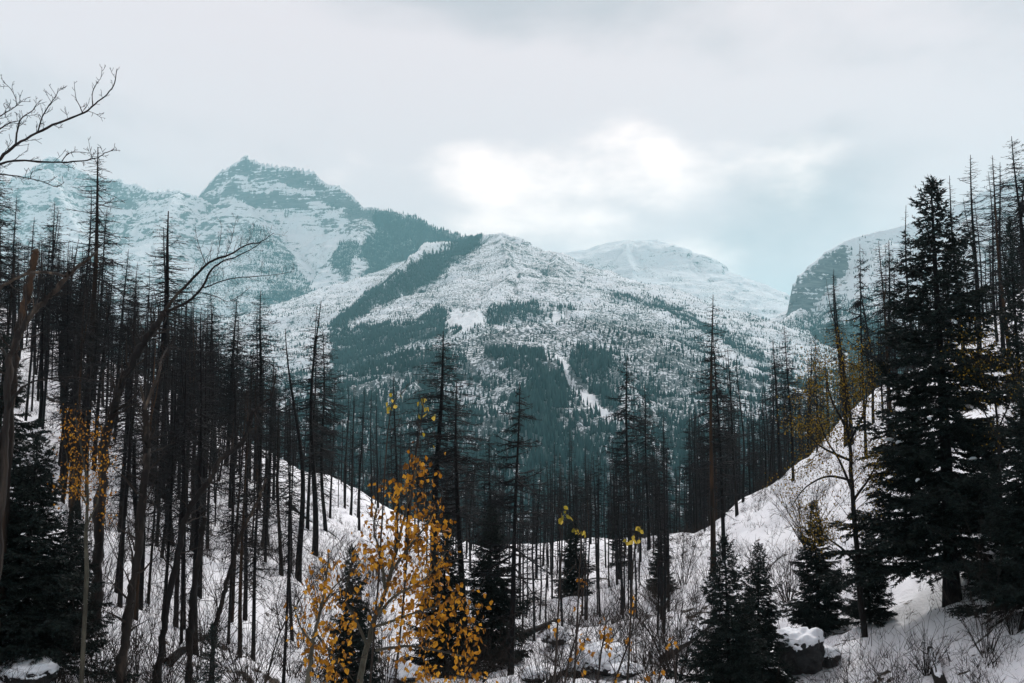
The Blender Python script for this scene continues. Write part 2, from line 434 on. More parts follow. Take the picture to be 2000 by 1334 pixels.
def mountain(name, ridges, pxr, Yr, ncol, nrow, prof, ribs, terr, mat, seed, base=-130, forests=(), scrubs=(), clear=(), rocks=(), warp=25.0, tree_h=(9, 17), dens0=0.0, spacing=5.0, amp=14.0, dens_px=None, sharp=(), crag=0.0, K=1.0, spur=lambda d: 0.62 * d + 5 * (1 - np.exp(-d / 12))):
    """ridges: polylines of (pixel x, pixel y, depth); prof(d): drop at plan distance d from a ridge line"""
    az = np.arctan((np.linspace(pxr[0], pxr[1], ncol) - 1000) / F)
    rr = np.geomspace(Yr[0], Yr[1], nrow) * K
    base = base / K
    segs = []
    for ri, rd in enumerate(ridges):
        pts = np.array([at(*p) for p in rd]); s0 = seed * 300 + ri * 5000.0
        for a, b in zip(pts[:-1], pts[1:]):
            segs.append((a, b, s0, prof if ri == 0 else (lambda d: 1.5 * d) if ri in sharp else spur)); s0 += np.linalg.norm((b - a)[:2])
    def h(X, Y): return K * h1(X / K, Y / K)
    def h1(X, Y):
        wx = warp * fbm(X / 190, Y / 190, 4, seed + 1); wy = warp * fbm(X / 190, Y / 190, 4, seed + 2)
        x = X + wx; y = Y + wy
        best = np.full(X.shape, -1e9); second = np.full(X.shape, -1e9); S = np.zeros(X.shape); D = np.zeros(X.shape)
        for a, b, s0, pf in segs:
            d = (b - a)[:2]; L2 = d @ d
            t = np.clip(((x - a[0]) * d[0] + (y - a[1]) * d[1]) / L2, 0, 1)
            dist = np.hypot(x - a[0] - t * d[0], y - a[1] - t * d[1])
            z = a[2] + t * (b[2] - a[2]) - pf(dist)
            up = z > best
            second = np.where(up, best, np.maximum(second, z))
            S = np.where(up, s0 + t * math.sqrt(L2), S); D = np.where(up, dist, D); best = np.where(up, z, best)
        z = best
        g = sstep(10, 160, D) * sstep(0, 40, best - base)
        # gullies running down the fall line, deeper lower down
        rib = ridged(S / ribs[0], D / (ribs[0] * 4.5), 4, seed + 7)
        z = z + ribs[1] * g * (rib - 0.35)
        if crag:
            z = z + crag * sstep(2, 30, D) * (1 - sstep(140, 320, D)) * (ridged(S / 34, D / 150, 4, seed + 9) - 0.25)
        z = z + amp * sstep(0, 60, D) * fbm(X / 75, Y / 75, 5, seed + 3) + 0.13 * amp * ridged(X / 26, Y / 26, 3, seed + 4)
        # bedding ledges
        if terr[1] > 0:
            q = (z + terr[2] * X + 1.6 * terr[0] * fbm(X / 150, Y / 150, 4, seed + 5)) / terr[0]
            fr = q - np.floor(q)
            st = (np.floor(q) + sstep(0.18, 0.62, fr)) * terr[0]
            k = terr[1] * sstep(-0.2, 0.35, fbm(X / 170, Y / 170, 4, seed + 6))
            z = z + k * (st - q * terr[0])
        return np.maximum(z, base)
    V, f = polar_grid(az, rr, h)
    px, py = project(V)
    U = V / K
    jit = []
    for c in range(3):      # three differently frayed outlines, averaged: soft irregular margins
        jit.append((px + (16 + 10 * c) * fbm(U[..., 0] / 50, U[..., 1] / 50, 5, seed + 21 + 40 * c, 0.62), py + (16 + 10 * c) * fbm(U[..., 0] / 50, U[..., 1] / 50, 5, seed + 22 + 40 * c, 0.62)))
    qx, qy = jit[0]
    def soft(poly): return sum(poly_mask(a, b, poly).astype(float) for a, b in jit) / 3
    forest = np.full(px.shape, dens0); scrub = np.zeros(px.shape); rock = np.zeros(px.shape)
    if dens_px is not None: forest = np.maximum(forest, dens_px(qx, qy))
    for val, poly in scrubs: scrub = scrub + (val - scrub) * soft(poly)
    for val, poly in rocks: rock = rock + (val - rock) * soft(poly)
    for val, poly in forests: forest = np.maximum(forest, val * soft(poly))
    for poly in clear:
        c = poly_mask(qx, qy, poly); forest = np.where(c, 0.0, forest); scrub = np.where(c, 0.0, scrub); rock = np.where(c, -0.18, rock)
    scrub = np.maximum(scrub, np.where(forest > 0.3, forest * 0.62, scrub))
    me = mesh_np("mountain", V.reshape(-1, 3), f, True); me.materials.append(mat)
    for nm, a in (("rock", rock), ("scrub", scrub)):
        at_ = me.attributes.new(nm, 'FLOAT', 'POINT'); at_.data.foreach_set("value", np.ascontiguousarray(a.ravel(), dtype=np.float32))
    o = tag(link("mountain", me), kind='structure')
    o["label"] = name
    # scatter the far conifers over the slope
    daz = az[1] - az[0]
    area = (rr[:, None] ** 2) * daz * math.log(rr[1] / rr[0]) * np.ones((1, ncol))
    clump = 0.12 + 0.7 * sstep(0.35, 0.75, forest) + 2.2 * sstep(-0.12, 0.42, fbm(U[..., 0] / 55, U[..., 1] / 55, 5, seed + 30, 0.6)) + sstep(0.8, 1.0, forest) * 0.7
    w = np.where(V[..., 2] > base * K + 3, area * np.clip(forest * clump, 0, 1.3) / (spacing * K) ** 2, 0)
    el = V[..., 2] / rr[:, None]; w = np.where(el < np.maximum.accumulate(el, 0) - 0.012, 0, w)   # nothing grows unseen behind the ridges
    cnt = rngf.poisson(w)
    idx = np.repeat(np.arange(w.size), cnt.ravel())
    if len(idx):
        ii, jj = idx // ncol, idx % ncol
        ii2 = np.clip(ii, 0, nrow - 2); jj2 = np.clip(jj, 0, ncol - 2)
        u = rngf.random((len(idx), 1)); v = rngf.random((len(idx), 1))
        P = V[ii2, jj2] * (1 - u) * (1 - v) + V[ii2 + 1, jj2] * u * (1 - v) + V[ii2, jj2 + 1] * (1 - u) * v + V[ii2 + 1, jj2 + 1] * u * v
        fd = forest.ravel()[idx]
        hh = (tree_h[0] + (tree_h[1] - tree_h[0]) * rngf.random(len(idx)) ** 1.3) * (0.45 + 0.6 * np.clip(fd, 0, 1))
        forest_v.append(P); forest_h.append(hh * K)
    return V

def prof_lin(a, la, b):
    """drop: slope a for the first la metres of plan distance, b beyond"""
    return lambda d: a * np.minimum(d, la) + b * np.maximum(d - la, 0)
def prof_steps(*st):
    def p(d):
        z = 0; x0 = 0
        for s, L in st:
            z = z + s * np.clip(d - x0, 0, L); x0 += L
        return z
    return p

grey = ((0.085, 0.10, 0.105), (0.20, 0.22, 0.22))
m_far = mountain_mat('far snowy rock', *grey, thr=0.36, width=0.2, K=1.3)
m_mid = mountain_mat('snowy rock face', (0.030, 0.05, 0.055), (0.12, 0.15, 0.155), thr=0.33, width=0.16, K=0.9)
m_peak = mountain_mat('layered peak rock', (0.07, 0.085, 0.092), (0.24, 0.26, 0.27), thr=0.36, width=0.14, K=1.3, w=(0.8, 0.7, 1.7))
m_smooth = mountain_mat('wind packed snow slope', *grey, thr=0.43, width=0.25, K=1.4)
m_cliff = mountain_mat('banded cliff rock', (0.03, 0.042, 0.047), (0.26, 0.29, 0.30), thr=0.42, width=0.16, w=(0.9, 1.2, 2.0))

# faint ridge far behind the left stand
mountain('faint snowy ridge behind the peak',
    [[(-160, 350, 4932), (-60, 335, 4932), (0, 345, 4932), (35, 365, 4932), (62, 330, 4932), (95, 302, 4932), (130, 312, 4932), (165, 333, 4893), (205, 347, 4854), (270, 360, 4776), (300, 371, 4737), (345, 368, 4698), (390, 384, 4698), (460, 420, 4619), (560, 470, 4541)],
     [(95, 330, 4815), (150, 440, 4306), (200, 560, 3758)], [(345, 375, 4619), (300, 470, 4071), (300, 560, 3680)]],
    (-220, 620), (3450, 5800), 300, 170, prof_steps((1.5, 110), (0.5, 150), (1.4, 90), (0.62, 9000)), (230, 46), (62, 0.6, 0.02), m_far, 3, K=1.1, crag=18, rocks=[(0.10, [(-300, 250), (700, 250), (700, 700), (-300, 700)])])

# main peak
mountain('snow streaked peak with layered cliffs',
    [[(230, 470, 4625), (300, 440, 4500), (360, 398, 4375), (382, 385, 4275), (397, 371, 4200), (430, 333, 4125), (455, 318, 4100), (478, 304, 4075), (505, 317, 4037), (560, 324, 4000), (608, 330, 3975), (620, 345, 3950), (642, 358, 3925), (664, 361, 3900), (688, 378, 3862), (706, 402, 3825), (760, 411, 3750), (810, 421, 3650), (860, 446, 3525), (905, 459, 3400), (950, 470, 3275), (1010, 500, 3250)],
     [(478, 395, 3825), (505, 450, 3625), (545, 520, 3375), (600, 610, 3025)],
     [(700, 425, 3700), (705, 500, 3400), (675, 590, 3100)],
     [(382, 400, 4125), (385, 470, 3750), (420, 560, 3375), (460, 640, 3000)],
     [(300, 450, 4312), (270, 540, 3750), (240, 640, 3250)]],
    (120, 1080), (2500, 4900), 480, 300, prof_steps((3.2, 33), (0.9, 35), (3.4, 27), (0.75, 50), (3.0, 17), (0.74, 9000)), (140, 46), (24, 0.7, 0.0), m_peak, 11, warp=30, amp=11, crag=26, K=1.3,
    forests=[(1.0, [(712, 408), (760, 408), (860, 442), (935, 458), (920, 520), (840, 520), (780, 560), (720, 620), (660, 660), (640, 640), (690, 560), (722, 520), (700, 485), (735, 450)]),
             (0.75, [(640, 480), (700, 470), (720, 520), (690, 500), (680, 550), (650, 530)]),
             (0.55, [(480, 430), (520, 450), (560, 500), (610, 560), (632, 600), (560, 600), (520, 560), (490, 500)]),
             (0.30, [(440, 520), (560, 510), (632, 610), (620, 720), (470, 720)]),
             (0.8, [(500, 575), (560, 565), (632, 572), (634, 598), (560, 592), (505, 596)]),
             (0.28, [(645, 560), (690, 540), (720, 560), (700, 640), (650, 640)]),
             (0.35, [(300, 480), (430, 500), (470, 560), (470, 740), (280, 740)])],
    scrubs=[(0.34, [(470, 430), (560, 480), (632, 600), (640, 760), (440, 760), (440, 560)]), (0.16, [(640, 400), (720, 400), (720, 480), (650, 480)]), (0.3, [(220, 480), (440, 500), (440, 760), (220, 760)])],
    rocks=[(-0.04, [(392, 372), (478, 296), (610, 322), (660, 355), (706, 398), (700, 405), (640, 402), (610, 395), (560, 415), (520, 395), (480, 400), (440, 398), (400, 388)]), (0.2, [(650, 402), (715, 402), (720, 450), (650, 450)])],
    clear=[[(560, 410), (690, 412), (660, 470), (640, 540), (645, 640), (630, 640), (622, 560), (590, 490)], [(590, 420), (600, 480), (560, 470), (520, 420)]], spacing=6.0)

# broad central mountain
def c_dens(x, y):
    return 0.06 + 0.2 * sstep(560, 650, y) + 0.28 * sstep(690, 760, y) + 0.28 * sstep(800, 900, y)
mountain('broad snowy mountain with dark forest patches',
    [[(850, 480, 4588), (905, 470, 3880), (950, 457, 3608), (978, 455, 3495), (1012, 462, 3384), (1045, 484, 3348), (1080, 489, 3312), (1130, 529, 3276), (1200, 564, 3204), (1290, 589, 3204), (1345, 610, 3204), (1400, 648, 3204), (1450, 672, 3204), (1495, 697, 3204), (1550, 750, 3204)],
     [(905, 475, 3685), (868, 470, 3495), (838, 474, 3276), (800, 500, 2962), (740, 565, 2571), (690, 625, 2211), (650, 690, 1832)],
     [(978, 460, 3312), (1000, 520, 2697), (960, 590, 2099), (900, 650, 1633)],
     [(1080, 495, 3169), (1100, 560, 2571), (1110, 640, 1989)],
     [(1200, 568, 3063), (1215, 640, 2240), (1230, 740, 1470)],
     [(1345, 615, 3063), (1340, 690, 2240), (1310, 800, 1492)],
     [(640, 735, 1360), (760, 705, 1360), (880, 668, 1360), (1000, 640, 1381), (1130, 625, 1447), (1230, 640, 1492), (1330, 690, 1586)],
     [(1010, 700, 1153), (1060, 760, 1003), (1040, 850, 800)], [(820, 730, 1153), (800, 830, 831)], [(1180, 700, 1233), (1250, 800, 932), (1290, 880, 800)]],
    (330, 1660), (430, 4600), 620, 375, prof_steps((0.9, 50), (0.44, 300), (0.37, 9000)), (120, 34), (11, 0.6, 0.03), m_mid, 23, warp=34, amp=15, sharp=(1,), spur=lambda d: 0.37 * d + 8 * (1 - np.exp(-d / 16)),
    dens_px=c_dens,
    forests=[(1.0, [(800, 520), (868, 480), (950, 452), (930, 490), (880, 520), (840, 560), (780, 580), (720, 610), (650, 650), (640, 640), (720, 575)]),
             (0.85, [(640, 650), (760, 632), (815, 628), (850, 600), (880, 612), (870, 660), (800, 675), (740, 705), (690, 725), (650, 730)]),
             (0.8, [(945, 612), (1000, 592), (1050, 590), (1070, 630), (1000, 628), (950, 640)]), (0.6, [(880, 640), (930, 628), (935, 655), (885, 662)]),
             (0.65, [(1060, 600), (1120, 600), (1120, 630), (1070, 630)]),
             (1.1, [(1035, 735), (1105, 730), (1112, 800), (1065, 862), (1000, 862), (1002, 790)]),
             (0.9, [(945, 685), (1060, 688), (1085, 720), (1060, 740), (960, 725)]), (0.95, [(1100, 680), (1200, 685), (1185, 745), (1150, 740), (1125, 715)]),
             (0.95, [(1110, 700), (1150, 745), (1215, 800), (1200, 815), (1150, 780), (1105, 735)]),
             (0.7, [(680, 700), (820, 690), (900, 690), (940, 740), (900, 760), (760, 730), (690, 750)]),
             (0.7, [(640, 770), (760, 770), (880, 790), (990, 850), (1060, 880), (1010, 1010), (560, 1010), (560, 800)]),
             (0.55, [(1250, 790), (1340, 750), (1420, 735), (1500, 720), (1520, 800), (1420, 850), (1340, 900), (1250, 880)]),
             (0.9, [(1020, 880), (1120, 860), (1180, 900), (1200, 1000), (1000, 1000)]),
             (0.6, [(1190, 572), (1290, 583), (1400, 640), (1490, 690), (1500, 720), (1400, 670), (1290, 606), (1200, 590)]),
             (0.42, [(1180, 640), (1340, 640), (1420, 700), (1340, 760), (1200, 720)])],
    scrubs=[(0.19, [(300, 400), (1700, 400), (1700, 1100), (300, 1100)]), (0.25, [(950, 450), (1120, 500), (1300, 600), (1100, 620), (980, 560)]), (0.42, [(700, 640), (1000, 640), (1200, 612), (1360, 640), (1400, 720), (1200, 690), (900, 700), (700, 720)]),
            (0.27, [(740, 520), (960, 470), (1100, 520), (1200, 600), (900, 640), (680, 640)]),
            (0.44, [(640, 720), (1000, 700), (1400, 700), (1500, 900), (1200, 980), (600, 980)])],
    rocks=[(0.12, [(960, 455), (1080, 480), (1200, 570), (1260, 600), (1100, 600), (1000, 560)]), (0.1, [(780, 560), (850, 480), (900, 490), (860, 560)])],
    clear=[[(1082, 690), (1098, 700), (1122, 742), (1180, 795), (1230, 826), (1190, 826), (1130, 772), (1095, 728)],
           [(880, 612), (935, 605), (945, 630), (905, 645), (870, 640)], [(800, 478), (840, 472), (880, 488), (840, 496)], [(1075, 610), (1110, 605), (1110, 625), (1080, 630)]],
    tree_h=(6, 15), spacing=4.4)

# far rounded snow mountain
mountain('far rounded snow mountain in haze',
    [[(1000, 520, 4700), (1060, 500, 4650), (1100, 493, 4600), (1160, 486, 4600), (1190, 474, 4600), (1222, 468, 4600), (1290, 470, 4580), (1332, 486, 4560), (1400, 520, 4480), (1440, 536, 4420), (1480, 550, 4350), (1545, 578, 4250), (1600, 602, 4150), (1680, 640, 4050)],
     [(1332, 490, 4500), (1400, 575, 4000), (1470, 660, 3500)], [(1222, 475, 4500), (1240, 560, 4000)], [(1480, 556, 4300), (1520, 620, 3900)]],
    (960, 1720), (3100, 5300), 330, 170, prof_steps((0.55, 160), (0.85, 120), (0.5, 9000)), (260, 34), (58, 0.5, -0.03), m_smooth, 37, amp=12, K=1.15,
    scrubs=[(0.12, [(1150, 500), (1420, 560), (1540, 590), (1480, 690), (1300, 640)])], warp=20)

# right-hand cliff mountain
mountain('snow topped cliff mountain with forested foot',
    [[(1556, 553, 2840), (1566, 536, 2840), (1585, 517, 2850), (1612, 492, 2880), (1650, 470, 2920), (1690, 460, 2940), (1740, 447, 2960), (1800, 430, 2980), (1900, 385, 3000), (2000, 335, 3050), (2100, 300, 3100), (2250, 260, 3150)],
     [(1562, 600, 2740), (1545, 622, 2650), (1515, 655, 2500), (1500, 700, 2350)],
     [(1740, 470, 2850), (1730, 560, 2600), (1700, 680, 2250)], [(1900, 420, 2850), (1900, 560, 2500)]],
    (1470, 2280), (1800, 3600), 340, 205, prof_steps((0.4, 10), (4.6, 34), (0.75, 60), (2.0, 14), (0.68, 9000)), (105, 26), (30, 0.6, 0.03), m_cliff, 51, warp=16, amp=9, crag=20,
    forests=[(1.0, [(1500, 700), (1530, 655), (1600, 640), (1680, 620), (1760, 640), (1800, 800), (1500, 820)]), (0.55, [(1515, 640), (1560, 612), (1640, 590), (1700, 580), (1740, 640), (1600, 650), (1530, 665)]), (0.3, [(1620, 490), (1800, 440), (1800, 620), (1700, 600)])],
    rocks=[(-0.45, [(1650, 440), (2300, 200), (2300, 470), (1900, 470), (1780, 540), (1660, 560)]), (0.0, [(1545, 545), (1575, 525), (1640, 500), (1640, 590), (1600, 600), (1545, 612)])], spacing=6.5)

# ------------------------------------------------------------------ the far forest: thousands of small conifers no one could count
def far_forest():
    # valley floor between the near spur and the mountains
    n = 7000
    a = rngf.uniform(-0.5, 0.5, n); r = np.sqrt(rngf.uniform(220 ** 2, 900 ** 2, n))
    x, y = r * np.sin(a), r * np.cos(a)
    P = np.concatenate(forest_v + [np.stack([x, y, ground_h(x, y)], -1)])
    H = np.concatenate(forest_h + [rngf.uniform(6, 14, n)])
    m = len(P); k = 4
    an = np.arange(k) * 2 * np.pi / k
    rot = rngf.random(m) * 6.28
    R1 = H * rngf.uniform(0.13, 0.19, m)
    rr = R1[:, None] * (0.75 + 0.5 * rngf.random((m, k)))
    ring = np.stack([rr * np.cos(an + rot[:, None]), rr * np.sin(an + rot[:, None]), H[:, None] * (0.06 + 0.1 * rngf.random((m, k)))], -1) + P[:, None]
    tip = P + np.stack([rngf.normal(0, .02, m) * H, rngf.normal(0, .02, m) * H, H], -1)
    V = np.concatenate([ring, tip[:, None]], 1).reshape(-1, 3)
    b0 = np.arange(m)[:, None] * (k + 1)
    f = np.stack([np.stack([b0[:, 0] + i, b0[:, 0] + (i + 1) % k, b0[:, 0] + k], -1) for i in range(k)], 1).reshape(-1, 3)
    mt, nt, b = new_mat('far conifer')
    ge = N(nt, "ShaderNodeNewGeometry")
    r = ramp_n(nt, ge.outputs["Random Per Island"], [(0, (0.004, 0.020, 0.023)), (0.7, (0.009, 0.034, 0.037)), (1, (0.025, 0.058, 0.058))])
    nt.links.new(r.outputs[0], b.inputs["Base Color"]); b.inputs["Specular IOR Level"].default_value = 0.05
    me = mesh_np("far_forest", V, f); me.materials.append(mt)
    o = tag(link("far_forest", me), 'dark conifer forest in patches over the distant mountain slopes', 'forest', kind='stuff')
far_forest()

# ------------------------------------------------------------------ the air
def haze():
    x, y0, y1, z0, z1 = 11200, -11200, 11200, -150, 1780
    v = [(sx * x, yy, zz) for zz in (z0, z1) for yy in (y0, y1) for sx in (-1, 1)]
    me = bpy.data.meshes.new("haze")
    me.from_pydata(v, [], [(0, 2, 3, 1), (4, 5, 7, 6), (0, 1, 5, 4), (2, 6, 7, 3), (0, 4, 6, 2), (1, 3, 7, 5)])
    m = bpy.data.materials.new("haze air"); m.use_nodes = True
    nt = m.node_tree; nt.nodes.clear()
    out = nt.nodes.new("ShaderNodeOutputMaterial"); pv = nt.nodes.new("ShaderNodeVolumePrincipled")
    pv.inputs["Color"].default_value = (0.47, 0.90, 0.97, 1)
    pv.inputs["Density"].default_value = 0.82e-4
    pv.inputs["Anisotropy"].default_value = 0.0
    nt.links.new(pv.outputs[0], out.inputs["Volume"])
    me.materials.append(m)
    tag(link("haze", me), 'cold pale haze filling the valley', 'haze', kind='stuff')
haze()
# ================================================================== burnt conifers
def unit(v): return v / (np.linalg.norm(v) + 1e-9)
def burnt_conifer(seed, style, mat_trunk, mat_twig, H=10.0):
    """trunk mesh and branch mesh of one dead conifer, H metres tall"""
    g = np.random.default_rng(seed)
    tr = MB()
    r0 = H * {'hairy': 0.0098, 'pole': 0.0085, 'snag': 0.0125, 'heavy': 0.0140, 'lace': 0.0092}[style] * g.uniform(0.9, 1.15)
    m = 14
    ts = np.linspace(0, 1, m)
    bend = H * g.uniform(0.008, 0.022)
    ph = g.uniform(0, 6.28, 4)
    px = bend * (np.sin(ts * 2.2 + ph[0]) - math.sin(ph[0])) + 0.4 * bend * (np.sin(ts * 7 + ph[1]) - math.sin(ph[1]))
    py = bend * (np.sin(ts * 2.0 + ph[2]) - math.sin(ph[2])) + 0.4 * bend * (np.sin(ts * 6 + ph[3]) - math.sin(ph[3]))
    top = g.uniform(0.55, 0.8) if style == 'snag' else 1.0
    P = np.stack([px, py, ts * H * top], -1)
    rad = r0 * (1 - ts * top * 0.93) ** 0.85 * (1 + 0.22 * np.exp(-ts * 28))
    P[0, 2] = -0.35
    tr.tube(P, rad, 8, cap=True)
    if style == 'snag':
        for k in range(5):
            a = g.uniform(0, 6.28); e = P[-1] + rad[-1] * 0.6 * np.array([math.cos(a), math.sin(a), 0])
            tr.tube([e - [0, 0, .25], e + [0, 0, g.uniform(.1, .45)]], [rad[-1] * 0.5, 0.006], 4)
    if style in ('pole', 'hairy') and seed % 3 == 0:       # a second leader
        f0 = P[9] ; e = H * g.uniform(0.22, 0.3); a = g.uniform(0, 6.28)
        q = np.linspace(0, 1, 5)[:, None]
        tr.tube(f0 + np.array([math.cos(a), math.sin(a), 0]) * H * 0.03 * np.sqrt(q) + np.array([0, 0, 1]) * e * q, rad[9] * 0.75 * (1 - 0.85 * q[:, 0]), 6)
    br = MB()
    def axis(t):
        return np.array([np.interp(t, ts, P[:, 0]), np.interp(t, ts, P[:, 1]), np.interp(t, ts, P[:, 2])]), np.interp(t, ts, rad)
    nb = {'hairy': 230, 'pole': 110, 'snag': 60, 'heavy': 150, 'lace': 330}[style]
    Lm = H * {'hairy': 0.135, 'pole': 0.085, 'snag': 0.08, 'heavy': 0.19, 'lace': 0.145}[style]
    t0 = {'hairy': 0.14, 'pole': 0.34, 'snag': 0.22, 'heavy': 0.15, 'lace': 0.14}[style]
    for k in range(nb):
        t = t0 + (0.985 - t0) * g.random() ** 0.72
        p, r = axis(t)
        u = (t - t0) / (1 - t0)
        prof = min(1.0, 0.35 + 2.2 * u) * (1 - u) ** 0.62 + 0.05
        L = Lm * prof * g.uniform(0.45, 1.25)
        if g.random() < 0.15 or (u < 0.3 and g.random() < 0.4): L *= 0.4
        a = g.uniform(0, 6.28)
        el = g.uniform(-0.45, 0.1) + 0.75 * max(0, u - 0.55)
        if style == 'heavy': el = g.uniform(-0.35, 0.25)
        d = np.array([math.cos(a) * math.cos(el), math.sin(a) * math.cos(el), math.sin(el)])
        side = np.array([-math.sin(a), math.cos(a), 0])
        s = np.linspace(0, 1, 4)[:, None]
        curl = g.uniform(-0.12, 0.30)
        pts = p + d * L * s + np.array([0, 0, 1]) * L * (-0.12 * s + curl * s ** 2.2) + side * L * g.uniform(-0.16, 0.16) * s ** 2
        rb = min(r * 0.5, 0.008 + 0.014 * L) * (1.35 if style == 'heavy' else 1)
        br.tube(pts, rb * (1 - s[:, 0] * 0.72), 3)
        nt_ = int({'hairy': 6, 'pole': 3, 'snag': 2, 'heavy': 9, 'lace': 6.5}[style] * min(1.5, L / (0.07 * H)) + g.random())
        for q in range(nt_):
            w = g.uniform(0.18, 1.0)
            b0 = pts[0] * 0 + np.array([np.interp(w, s[:, 0], pts[:, c]) for c in range(3)])
            sg = 1 if g.random() < 0.5 else -1
            td = unit(d * g.uniform(0.3, 0.9) + side * sg * g.uniform(0.4, 1.0) + np.array([0, 0, g.uniform(-0.55, 0.25)]))
            tl = L * g.uniform(0.16, 0.42) * (1.15 - 0.5 * w)
            mid = b0 + td * tl * 0.55 + np.array([0, 0, g.uniform(-0.06, 0.05) * tl])
            br.tube([b0, b0 + td * tl + np.array([0, 0, g.uniform(-0.12, 0.22) * tl])], [rb * 0.42 + .003, .004], 3)
            if style in ('heavy', 'lace') and g.random() < 0.6:
                for _ in range(2):
                    td2 = unit(td + g.normal(0, 0.5, 3)); br.tube([mid, mid + td2 * tl * 0.6], [.009, .004], 3)
    return tr.mesh("trunk", mat_trunk, True), br.mesh("branches", mat_twig)

VAR = {}
vs = 0
for style, n in (('hairy', 5), ('pole', 4), ('snag', 2), ('heavy', 2), ('lace', 4)):
    VAR[style] = []
    for k in range(n):
        vs += 1
        VAR[style].append(burnt_conifer(100 + vs, style, M['char'], M['char_twig']))
VAR['grey'] = [(burnt_conifer(277 + k, 'hairy' if k else 'snag', M['dead_dark'], M['char_twig'])) for k in range(3)]
VAR['brown'] = [(burnt_conifer(177 + k, 'hairy', M['brown'], M['char_twig'])) for k in range(2)]
rngt = random.Random(12)
tree_count = [0]
def plant_tree(name, style, x, y, height, label, group, cat='tree', fat=1.0, lean=None, variant=None, parts=('trunk', 'branches')):
    t, b = (VAR[style][variant] if variant is not None else rngt.choice(VAR[style]))
    z = gz(x, y)
    root = link(name, None)
    root.location = (x, y, z)
    s = height / 10.0
    f = fat * rngt.uniform(0.9, 1.15)
    root.scale = (s * f, s * f, s)
    le = lean if lean is not None else (rngt.gauss(0, 0.026), rngt.gauss(0, 0.026))
    root.rotation_euler = (le[0], le[1], rngt.uniform(0, 6.28))
    tag(root, label, cat, group)
    link(parts[0], t, root); link(parts[1], b, root)['kind'] = 'stuff'
    tree_count[0] += 1
    return root
def tree_to(px, py, Y, style, label, group, **kw):
    """a standing tree whose tip is seen at (px, py) and which grows at depth Y"""
    p = at(px, py, Y)
    h = p[2] - gz(p[0], Y)
    if 'lean' in kw and kw['lean'] is not None:
        dx = math.tan(kw['lean'][1]) * h
        kw2 = dict(kw); return plant_tree('charred_conifer', style, p[0] - dx, Y, h, label, group, **kw2)
    return plant_tree('charred_conifer', style, p[0], Y, h, label, group, **kw)

G1 = 'burnt conifers standing on and around the snowy slopes'
